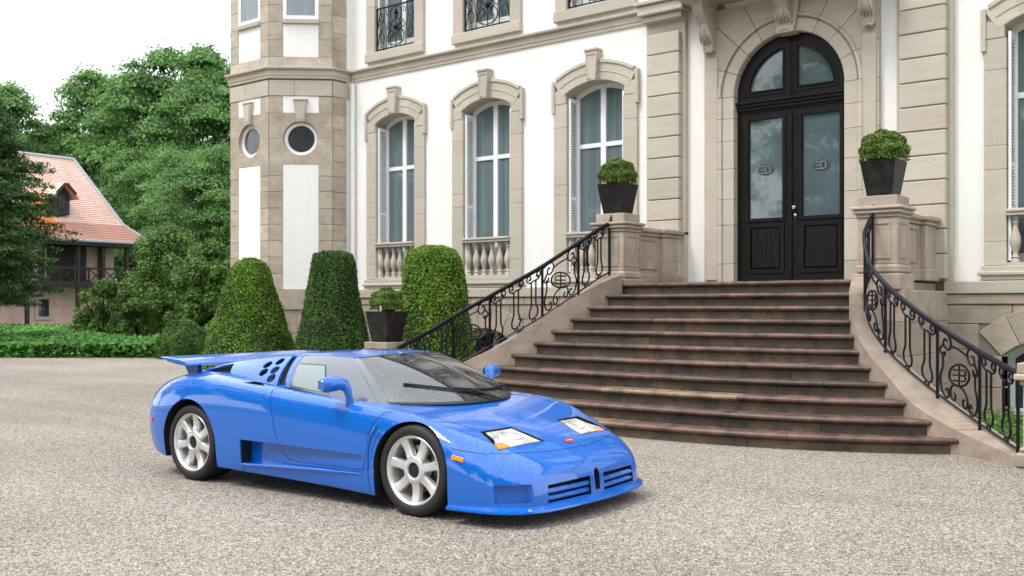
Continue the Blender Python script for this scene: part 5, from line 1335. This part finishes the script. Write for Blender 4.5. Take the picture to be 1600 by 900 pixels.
# small shoulder intake, cabin tub
addcut(hexa([(-.66, .865, .80), (-.40, .855, .835), (-.52, .80, .82), (-.58, .80, .82)], [(-.68, .885, 1.0), (-.38, .865, 1.0), (-.50, .80, 1.0), (-.58, .80, 1.0)]), 'gap')
cm.append(MB().box(-.30, .98, -.69, .69, .30, 1.3).obj('cutter', M['inner'], None))
cm.append(MB().box(-1.45, -.42, -.56, .56, .6, 1.3).obj('cutter', M['gap'], None))
for c in cm:
    md = body.modifiers.new('b', 'BOOLEAN'); md.object = c; md.solver = 'EXACT'; md.material_mode = 'TRANSFER'
bake(body)
for c in cm: bpy.data.objects.remove(c, do_unlink=True)
body.data.polygons.foreach_set('use_smooth', [True]*len(body.data.polygons)); body.data.set_sharp_from_angle(angle=math.radians(32))
body.parent = CAR
TREE = surf_fn(body)
def on_side(x, z, s, off=0):
    h = TREE0.ray_cast(Vector((x, s*3, z)), Vector((0, -s, 0)))
    return h[0]+h[1]*off if h[0] else Vector((x, s*.95, z))
def on_top(x, y, off=0):
    h = TREE0.ray_cast(Vector((x, y, 3)), Vector((0, 0, -1)))
    return h[0]+h[1]*off if h[0] else Vector((x, y, .8))
def seam_side(pts, name='panel_gap', r=.0028):
    for s in (-1, 1):
        P = [on_side(p.x, p.y, s, -.0005) for p in cr([(a, b, 0) for a, b in pts], 10)]
        cpart(MB().tube(P, r, 4), name, M['gap'], body, smooth=False)
def seam_top(pts, name='panel_gap', both=True, r=.0028):
    for s in ((-1, 1) if both else (1,)):
        P = [on_top(p.x, p.y*s, -.0005) for p in cr([(a, b, 0) for a, b in pts], 10)]
        cpart(MB().tube(P, r, 4), name, M['gap'], body, smooth=False)
seam_side([(-.27, .84), (-.25, .789), (-.20, .62), (-.142, .441), (-.10, .39)]); seam_side([(-.09, .355), (.026, .292), (.3, .285), (.78, .29), (.82, .32), (.87, .565), (.93, .67), (1.03, .75)])
seam_side([(1.64, .515), (1.75, .50), (1.86, .485)]); seam_top([(1.87, .80), (1.94, .70), (2.02, .45), (2.06, .2), (2.07, 0)])
seam_side([(-.58, .21), (-.58, .14)]); seam_side([(.86, .30), (.88, .12)])
seam_top([(1.03, .90), (1.07, .86), (1.10, .80)]); seam_top([(1.10, .80), (1.45, .70), (1.66, .64)], r=.002)
# door frame crease above the front arch
for s in (-1, 1):
    P = [on_side(x, z, s, .004) for x, z in [(p.x, p.y) for p in cr([(.865, .30, 0), (.86, .42, 0), (.885, .53, 0), (.95, .64, 0)], 8)]]
    cpart(MB().tube(P, [.004]+[.011]*(len(P)-2)+[.004], 6), 'arch_flare', M['paint'], body)
    P = [on_side(x, z, s, .0) for x, z in [(p.x, p.y) for p in cr([(.92, .28, 0), (.905, .40, 0), (.925, .50, 0), (.985, .60, 0)], 8)]]
    cpart(MB().tube(P, .007, 6), 'flare_vent', M['paint'], body)
    # sill blade below the scoop
    P = [on_side(x, z, s, .0) for x, z in ((-.57, .205), (-.2, .222), (.3, .243), (.8, .262))]
    cpart(MB().tube([p+Vector((0, s*.004, 0)) for p in P], [.010, .013, .013, .004], 8), 'sill_blade', M['paint'], body)
    cpart(MB().box(-.586, -.578, min(s*.735, s*.95), max(s*.735, s*.95), .222, .406), 'intake_shade_plate', M['gap'], body, smooth=False)  # black plate, the darkness inside the opening put into its colour
    # front and rear side markers
    P = [on_side(x, z, s, .002) for x, z in ((1.655, .475), (1.745, .455), (1.745, .430), (1.655, .447))]
    cpart(MB().add(P+[p+Vector((0, s*.006, 0)) for p in P], [(0, 1, 2, 3), (4, 5, 6, 7), (0, 1, 5, 4), (1, 2, 6, 5), (2, 3, 7, 6), (3, 0, 4, 7)]), 'side_marker_lamp', M['amber'], smooth=False, label='amber front side marker')
    P = [on_side(x, z, s, .002) for x, z in ((-1.86, .50), (-1.94, .50), (-1.94, .47), (-1.86, .47))]
    cpart(MB().add(P+[p+Vector((0, s*.006, 0)) for p in P], [(0, 1, 2, 3), (4, 5, 6, 7), (0, 1, 5, 4), (1, 2, 6, 5), (2, 3, 7, 6), (3, 0, 4, 7)]), 'side_marker_lamp', M['red'], smooth=False, label='red rear side marker')
# lip spoiler round the nose
def lip():
    half = [(1.63, .952), (1.92, .92), (2.08, .855), (2.17, .76), (2.235, .62), (2.27, .40), (2.285, .18), (2.29, 0)]
    pts = half+[(x, -y) for x, y in half[-2::-1]]; P = cr([(x, y, 0) for x, y in pts], 5); rows = []
    for i, p in enumerate(P):
        a, b = P[max(0, i-1)], P[min(len(P)-1, i+1)]; t = (b-a).normalized(); n = Vector((-t.y, t.x, 0))
        if n.dot(Vector((p.x-1.0, p.y, 0))) < 0: n = -n
        rows.append([p-n*.05+Vector((0, 0, .095)), p+n*.012+Vector((0, 0, .098)), p+n*.022+Vector((0, 0, .106)), p+n*.018+Vector((0, 0, .120)), p-n*.010+Vector((0, 0, .132)), p-n*.05+Vector((0, 0, .15))])
    mb = MB().grid([r+[r[0]] for r in rows]); k = 7
    mb.f += [tuple(range(6)), tuple((len(rows)-1)*k+i for i in range(6))[::-1]]
    return cpart(mb, 'lip_spoiler', M['paint'])
lip()
# grille bars, horseshoe, badge
gr_ = cpart(MB().box(2.13, 2.14, -.56, .56, .145, .32), 'grille', M['gap'])
for s in (-1, 1):
    for z in (.172, .220):
        P = [(2.236-.03*(y/.56)**2, s*y, z) for y in (.08, .2, .32, .44, .56)]
        rows = [[(x-.055, y, z-.004), (x, y, z-.006), (x+.006, y, z+.006), (x-.012, y, z+.024), (x-.055, y, z+.020)] for x, y, z in P]
        mb = MB().grid([r+[r[0]] for r in rows]); mb.f += [(0, 1, 2, 3, 4), tuple(len(P)*6-6+i for i in range(5))[::-1]]
        cpart(mb, 'grille_bar', M['paint'], gr_)
hp = [Vector((p.x-.028, p.y, p.z)) for p in cr([(2.268, .045, .175), (2.272, .052, .25), (2.262, .042, .295), (2.25, .022, .325), (2.245, 0, .332), (2.25, -.022, .325), (2.262, -.042, .295), (2.272, -.052, .25), (2.268, -.045, .175)], 4)]
cpart(MB().tube(hp, .010, 8), 'horseshoe_surround', M['paint'], gr_)
for z in np.linspace(.18, .33, 9): cpart(MB().box(2.19, 2.2, -.036, .036, z, z+.004), 'horseshoe_mesh', M['trim'], gr_, smooth=False)
bx_ = [on_top(2.0+.024*math.cos(a), .052*math.sin(a), .003) for a in np.linspace(0, 2*PI, 20, endpoint=False)]
bd = cpart(MB().add(bx_+[p+Vector((0, 0, .004)) for p in bx_], [tuple(range(20)), tuple(range(20, 40))]+[(i, (i+1) % 20, (i+1) % 20+20, i+20) for i in range(20)]), 'bonnet_badge', M['red'], smooth=False, label='small red oval badge')
cpart(MB().box(1.996, 2.004, -.036, .036, 0, .002).xf(Matrix.Translation((0, 0, on_top(2.0, 0).z+.0075))), 'badge_lettering', M['white'], bd, smooth=False)
# headlamps
for s in (-1, 1):
    C4 = [Vector((x, s*y, topz(x, y))) for x, y, z in HLc]
    def hp_(u, v, d=0):  # bilinear on the lamp opening
        p = C4[0].lerp(C4[3], u).lerp(C4[1].lerp(C4[2], u), v); return Vector((p.x, p.y, on_top(p.x, p.y).z+d))
    def plate(poly, d, m, name, par, th=.006):
        n = len(poly); T = [hp_(u, v, d) for u, v in poly]; B_ = [p-Vector((0, 0, th)) for p in T]
        return cpart(MB().add(T+B_, [tuple(range(n)), tuple(range(n, 2*n))]+[(i, (i+1) % n, (i+1) % n+n, i+n) for i in range(n)]), name, m, par, smooth=False)
    hl = plate([(.025, .04), (.84, .04), (.86, .45), (.95, .72), (.96, .96), (.025, .96)], -.007, M['lamp'], 'headlight', None)
    plate([(.79, .70), (.975, .70), (.975, .95), (.72, .95)], -.004, M['amber'], 'indicator_lens', hl)
    cpart(MB().tube([hp_(.38+.24*math.cos(a), .42+.26*math.sin(a), -.006) for a in np.linspace(0, 2*PI, 20)[:-1]], .004, 5, closed=True), 'lamp_ring', M['alloy'], hl)
    rim = [hp_(u, v, -.001) for u, v in ((.0, .0), (.5, .0), (1, 0), (1, .5), (1, 1), (.5, 1), (0, 1), (0, .5))]
    cpart(MB().tube(rim, .005, 5, closed=True), 'lamp_rim', M['trim'], hl, smooth=False)
# ---- greenhouse patches
def lag(P, t):
    n = len(P); xs = [i/(n-1) for i in range(n)]; o = Vector((0, 0, 0))
    for i in range(n):
        w_ = 1
        for j in range(n):
            if j != i: w_ *= (t-xs[j])/(xs[i]-xs[j])
        o += Vector(P[i])*w_
    return o
def patch(C, nu, nv, off=0, u0=0, u1=1, v0=0, v1=1):
    G = [[lag([lag(r, u0+(u1-u0)*i/nu) for r in C], v0+(v1-v0)*j/nv) for i in range(nu+1)] for j in range(nv+1)]
    return G
def shell(G, th, inward):
    """closed thin shell from a grid; inward = direction hint the second skin is offset to"""
    nv, nu = len(G), len(G[0]); Nn = []
    for j in range(nv):
        row = []
        for i in range(nu):
            a = G[j][min(i+1, nu-1)]-G[j][max(i-1, 0)]; b = G[min(j+1, nv-1)][i]-G[max(j-1, 0)][i]; n = a.cross(b).normalized()
            if n.dot(inward) < 0: n = -n
            row.append(G[j][i]+n*th)
        Nn.append(row)
    mb = MB().grid(G); k = nu*nv; mb.grid(Nn)
    bd = [(0, i) for i in range(nu)]+[(j, nu-1) for j in range(1, nv)]+[(nv-1, i) for i in range(nu-2, -1, -1)]+[(j, 0) for j in range(nv-2, 0, -1)]
    ids = [j*nu+i for j, i in bd]; n = len(ids)
    mb.f += [(ids[q], ids[(q+1) % n], ids[(q+1) % n]+k, ids[q]+k) for q in range(n)]
    return mb
IN = Vector((0, 0, -1))
# windscreen rows: v 0 bottom .. 1 top, columns from right (y<0) to left
WS = [[(.79, -.765, .765), (1.13, -.42, .752), (1.215, 0, .748), (1.13, .42, .752), (.79, .765, .765)],
      [(.545, -.665, .945), (.80, -.36, .955), (.86, 0, .957), (.80, .36, .955), (.545, .665, .945)],
      [(.28, -.525, 1.082), (.40, -.28, 1.105), (.44, 0, 1.112), (.40, .28, 1.105), (.28, .525, 1.082)]]
sc = cpart(shell(patch(WS, 24, 12), .005, IN), 'windscreen', M['screen'])
def strip(C, u0, u1, v0, v1, name, m, par, off=.0015, th=.003, nu=10, nv=6):
    G = patch(C, nu, nv, 0, u0, u1, v0, v1)
    mb = shell(G, th, IN); mb.v = [tuple(Vector(p)+Vector((0, 0, off))) for p in mb.v]
    return cpart(mb, name, m, par)
for u0, u1 in ((0, .035), (.965, 1)): strip(WS, u0, u1, 0, 1, 'pillar_trim', M['side_glass'], sc, nu=2, nv=12)
strip(WS, .0, 1, 0, .035, 'cowl_seal', M['trim'], sc, nu=24, nv=1); strip(WS, .0, 1, .975, 1, 'header_seal', M['trim'], sc, nu=24, nv=1)
# wipers lying along the base of the glass
for (a, b, piv) in (((.14, .33), (.55, .10), (.60, .0)), ((.42, .19), (.90, .12), (.93, .0))):
    P = [patch(WS, 1, 1, 0, a[0]+(b[0]-a[0])*t, 1, a[1]+(b[1]-a[1])*t, 1)[0][0]+Vector((0, 0, .012)) for t in np.linspace(0, 1, 10)]
    wp = cpart(MB().tube(P, .009, 5), 'wiper', M['trim'])
    q = patch(WS, 1, 1, 0, piv[0], 1, piv[1], 1)[0][0]+Vector((.02, 0, .012)); cpart(MB().tube([q, P[7]+Vector((0, 0, .02)), P[5]+Vector((0, 0, .012))], [.010, .008, .005], 5), 'wiper_arm', M['trim'], wp)
# roof
RF = [[(.29, -.53, 1.082), (.41, -.28, 1.106), (.45, 0, 1.113), (.41, .28, 1.106), (.29, .53, 1.082)],
      [(.0, -.555, 1.095), (.02, -.28, 1.122), (.02, 0, 1.128), (.02, .28, 1.122), (.0, .555, 1.095)],
      [(-.42, -.58, 1.082), (-.42, -.28, 1.105), (-.42, 0, 1.11), (-.42, .28, 1.105), (-.42, .58, 1.082)]]
cpart(shell(patch(RF, 16, 14), .02, IN), 'roof', M['paint'])
# engine cover between the buttresses (dark glass louvred)
EC = [[(-.42, -.57, 1.075), (-.42, 0, 1.10), (-.42, .57, 1.075)], [(-1.0, -.585, .995), (-1.0, 0, 1.03), (-1.0, .585, .995)], [(-1.62, -.61, .90), (-1.62, 0, .925), (-1.62, .61, .90)]]
ec = cpart(shell(patch(EC, 10, 14), .01, IN), 'engine_cover', M['trim'])
for s in (-1, 1):
    m = lambda rows_: [[(x, s*y, z) for x, y, z in r] for r in rows_]
    # side window: rows bottom -> top, columns front -> rear
    SG = m([[(.80, .775, .765), (.32, .815, .80), (-.15, .822, .845)], [(.545, .668, .945), (.17, .715, .962), (-.20, .725, .975)], [(.29, .53, 1.082), (.02, .555, 1.094), (-.25, .57, 1.087)]])
    inw = Vector((0, -s, -.3))
    sg = cpart(shell(patch(SG, 16, 10), .006, inw), 'side_window', M['side_glass'])
    G = patch(SG, 8, 6, 0, .52, .955, .06, .70); mb = shell(G, .004, -inw)
    cpart(mb, 'opening_pane', M['side_glass2'], sg)
    for (u0, u1, v0, v1) in ((.505, .52, .05, .72), (.52, .955, .70, .72)):
        cpart(shell(patch(SG, 6, 6, 0, u0, u1, v0, v1), .0055, -inw), 'pane_seal', M['trim'], sg)
    # body coloured roof rail / B pillar behind the window, and buttress with round vents
    BP = m([[(-.15, .824, .84), (-.17, .822, .85), (-.20, .82, .855)], [(-.20, .728, .975), (-.23, .728, .972), (-.26, .728, .97)], [(-.25, .575, 1.088), (-.28, .577, 1.085), (-.32, .58, 1.082)]])
    cpart(shell(patch(BP, 4, 10), .02, inw), 'door_pillar', M['paint'])
    BU = m([[(-.30, .822, .85), (-.60, .81, .875), (-.95, .785, .895), (-1.25, .755, .91), (-1.60, .70, .885)],
            [(-.34, .73, .968), (-.64, .725, .965), (-.98, .715, .965), (-1.27, .70, .945), (-1.60, .675, .905)],
            [(-.38, .582, 1.082), (-.70, .592, 1.055), (-1.03, .602, 1.018), (-1.31, .615, .975), (-1.60, .63, .918)]])
    bu = cpart(shell(patch(BU, 40, 16), .016, inw), 'buttress', M['paint'])
    cpart(shell([[p+Vector((0, -s*.05, -.05)) for p in r] for r in patch(BU, 10, 6)], .004, inw), 'vent_shade_sheet', M['gap'], bu)  # dark sheet under the holes, shade of the cavity put into its colour
    # curved slot between pillar and buttress; its shade put in as dark colour
    SL = m([[(-.19, .79, .83), (-.31, .79, .83)], [(-.25, .70, .945), (-.35, .70, .945)], [(-.31, .57, 1.06), (-.39, .57, 1.06)]])
    cpart(shell(patch(SL, 3, 8), .004, inw), 'air_slot', M['slot'] if 'slot' in M else M['gap'], bu)
    bc = []
    for (px_, py_) in ((.095, .83), (.095, .53), (.095, .23), (.195, .72), (.195, .42)):
        c = lag([lag(r, px_) for r in BU], py_); c2 = lag([lag(r, px_+.01) for r in BU], py_); c3 = lag([lag(r, px_) for r in BU], py_+.01)
        n = (c2-c).cross(c3-c).normalized()
        if n.dot(Vector((0, s, .3))) < 0: n = -n
        q = n.to_track_quat('Z', 'Y').to_matrix().to_4x4()
        bc.append(MB().lathe([(.045, -.08), (.045, .05)], 22).xf(Matrix.Translation(c) @ q).obj('cutter', M['gap'], None))
    tri = [lag([lag(r, u) for r in BU], v) for u, v in ((.50, .12), (.54, .84), (.66, .84), (.86, .34))]
    n = Vector((0, s*.8, .6)); bc.append(hexa([p-n*.08 for p in tri], [p+n*.08 for p in tri]).obj('cutter', M['gap'], None))
    bu.parent = None
    for c in bc:
        md = bu.modifiers.new('b', 'BOOLEAN'); md.object = c; md.solver = 'EXACT'
    bake(bu); bu.parent = CAR
    for c in bc: bpy.data.objects.remove(c, do_unlink=True)
    bu.data.polygons.foreach_set('use_smooth', [True]*len(bu.data.polygons)); bu.data.set_sharp_from_angle(angle=math.radians(35))
    # door mirror on a curved arm
    mr = cpart(MB().tube([(.58, s*.86, .735), (.585, s*.865, .80), (.575, s*.875, .86), (.555, s*.895, .905), (.53, s*.94, .915), (.51, s*1.0, .912), (.495, s*1.05, .908), (.49, s*1.068, .905)],
                         [.032, .028, .032, .048, .058, .060, .056, .042], 14), 'door_mirror', M['paint'])
    mr.data.transform(Matrix.Identity(4))
    cpart(MB().box(.445, .452, min(s*.92, s*1.06), max(s*.92, s*1.06), .872, .945, .003), 'mirror_glass', M['steel'], mr, smooth=False)
    # tail lamps and wing supports
    cpart(MB().box(-2.15, -2.10, min(s*.38, s*.68), max(s*.38, s*.68), .58, .68, .01), 'tail_lamp', M['red'], smooth=False)
    sp = hexa([(-1.62, s*.66, .86), (-1.52, s*.66, .88), (-1.52, s*.70, .88), (-1.62, s*.70, .86)], [(-1.74, s*.655, 1.02), (-1.50, s*.655, 1.0), (-1.50, s*.70, 1.0), (-1.74, s*.70, 1.02)])
    cpart(sp, 'wing_support', M['paint'], smooth=False)
# wing
def wing():
    rows = []; ys = [-.89, -.885, -.86, -.80, -.5, 0, .5, .80, .86, .885, .89]
    sc_ = [.55, .8, .95, 1, 1, 1, 1, 1, .95, .8, .55]
    for y, k in zip(ys, sc_):
        prof = [(-1.80, 1.048), (-1.72, 1.046), (-1.60, 1.035), (-1.48, 1.015), (-1.41, .993), (-1.405, .980), (-1.45, .972), (-1.56, .978), (-1.68, 1.0), (-1.76, 1.028)]
        cx_, cz_ = -1.62, 1.03
        rows.append([(cx_+(a-cx_)*(.7+.3*k), y, cz_+(b-cz_)*k) for a, b in prof])
    mb = MB().grid([r+[r[0]] for r in rows]); k = 11
    mb.f += [tuple(range(10)), tuple((len(rows)-1)*k+i for i in range(10))[::-1]]
    return cpart(mb, 'rear_wing', M['paint'])
wing()
# ---- cabin
cpart(MB().box(.60, 1.0, -.68, .68, .60, .735, .04), 'dashboard', M['inner'])
for s in (-1, 1):
    st = cpart(MB().box(-.05, .45, s*.33-.24, s*.33+.24, .30, .48, .05), 'seat', M['inner'])
    bk = MB().box(-.08, .08, s*.33-.23, s*.33+.23, 0, .62, .05).xf(Matrix.Translation((-.08, 0, .42)) @ Matrix.Rotation(-.42, 4, 'Y')); cpart(bk, 'backrest', M['inner'], st)
sw = [(.50+.06*math.cos(a)*0+.05*math.sin(a), .34+.17*math.cos(a), .70+.16*math.sin(a)) for a in np.linspace(0, 2*PI, 25)[:-1]]
wh = cpart(MB().tube(sw, .014, 8, closed=True), 'steering_wheel', M['inner']); cpart(MB().tube([(.5, .19, .70), (.5, .34, .70), (.5, .49, .70)], .016, 6).tube([(.5, .34, .70), (.62, .34, .66)], .03, 8), 'wheel_spoke', M['inner'], wh)
cpart(MB().box(-.02, .7, -.09, .09, .3, .52, .03), 'centre_console', M['inner'])
cpart(MB().box(-.31, -.27, -.66, .66, .4, 1.02, .01), 'bulkhead', M['inner'])
# ---- wheels: seven broad spokes
def wheel_parts(width):
    w2 = width/2
    W_ = bpy.data.objects.new('wheel', None)
    tyre = MB().lathe([(.246, w2*.80), (.252, w2*.92), (.262, w2*.985), (.285, w2*1.0), (.305, w2*.97), (.318, w2*.88), (.3255, w2*.72), (.3265, w2*.4), (.3265, -w2*.4), (.3255, -w2*.72), (.31, -w2), (.27, -w2), (.246, -w2*.8)], 64)
    rim = MB().lathe([(.246, -w2*.8), (.247, w2*.78), (.251, w2*.90), (.247, w2*.925), (.238, w2*.90), (.229, w2*.80), (.222, w2*.45), (.215, w2*.1), (.21, -w2*.7)], 56)
    for mb in (tyre, rim): mb.f = mb.f[:-2]
    hub = MB().lathe([(.053, .0), (.053, w2*.78), (.056, w2*.84), (.060, w2*.86), (.085, w2*.84), (.100, w2*.76), (.104, w2*.5), (.104, .02)], 36); hub.f = hub.f[:-2]
    cap = MB().lathe([(.052, w2*.45), (.049, w2*.74), (.04, w2*.76), (.004, w2*.76)], 24)  # dark disc, shade of the hub hole put into its colour
    spoke = MB(); secs = []
    for t in np.linspace(0, 1, 9):
        r = .075+.163*t; wd = (.032+.004*(1-2*t)**2+.006*t**3); zt = w2*(.80-.10*math.sin(PI*min(1, t))+.02*t); zb = zt-.045
        if t > .9: zt = w2*.80
        secs.append([(r, -wd, zb), (r, -wd*.97, zt-.010), (r, -wd*.75, zt-.001), (r, 0, zt+.001), (r, wd*.75, zt-.001), (r, wd*.97, zt-.010), (r, wd, zb)])
    spoke.grid([q+[q[0]] for q in secs]); spoke.f += [tuple(range(7)), tuple(8*8+i for i in range(7))[::-1]]
    disc = MB().lathe([(.05, -.02), (.165, -.02), (.165, .005), (.05, .005)], 40)
    cal = MB().box(-.06, .06, .10, .175, -.04, .03, .01)
    back = MB().lathe([(.03, -w2*.75), (.21, -w2*.75)], 32)
    nut = MB().lathe([(.007, w2*.5), (.007, w2*.62)], 8)
    return tyre, rim, hub, cap, spoke, disc, cal, back
def make_wheel(x, y, s, width, rot):
    tyre, rim, hub, cap, spoke, disc, cal, back = wheel_parts(width)
    Wm = Matrix.Translation((x, y, .3265)) @ Matrix.Rotation(-s*PI/2, 4, 'X') @ Matrix.Rotation(rot, 4, 'Z')
    if True:
        ty = cpart(tyre.xf(Wm), 'wheel', M['rubber'])
        cpart(rim.xf(Wm), 'rim', M['alloy'], ty); cpart(hub.xf(Wm), 'hub_ring', M['alloy'], ty); cpart(cap.xf(Wm), 'hub_hole_shade', M['gap'], ty)
        base = spoke.v
        for k in range(7):
            mb = MB().add(base, spoke.f).xf(Wm @ Matrix.Rotation(2*PI*k/7, 4, 'Z')); cpart(mb, 'spoke', M['alloy'], ty)
        cpart(disc.xf(Wm), 'brake_disc', M['disc'], ty); cpart(cal.xf(Wm), 'brake_caliper', M['steel'], ty); cpart(back.xf(Wm), 'wheel_back', M['gap'], ty)
        v_ = MB().tube([(.232, .012, width*.36), (.215, .012, width*.40)], .005, 6).xf(Wm); cpart(v_, 'valve', M['trim'], ty)
for s in (-1, 1):
    make_wheel(1.275, s*(.93-.1225), s, .245, .25); make_wheel(-1.275, s*(.945-.15), s, .30, .62)
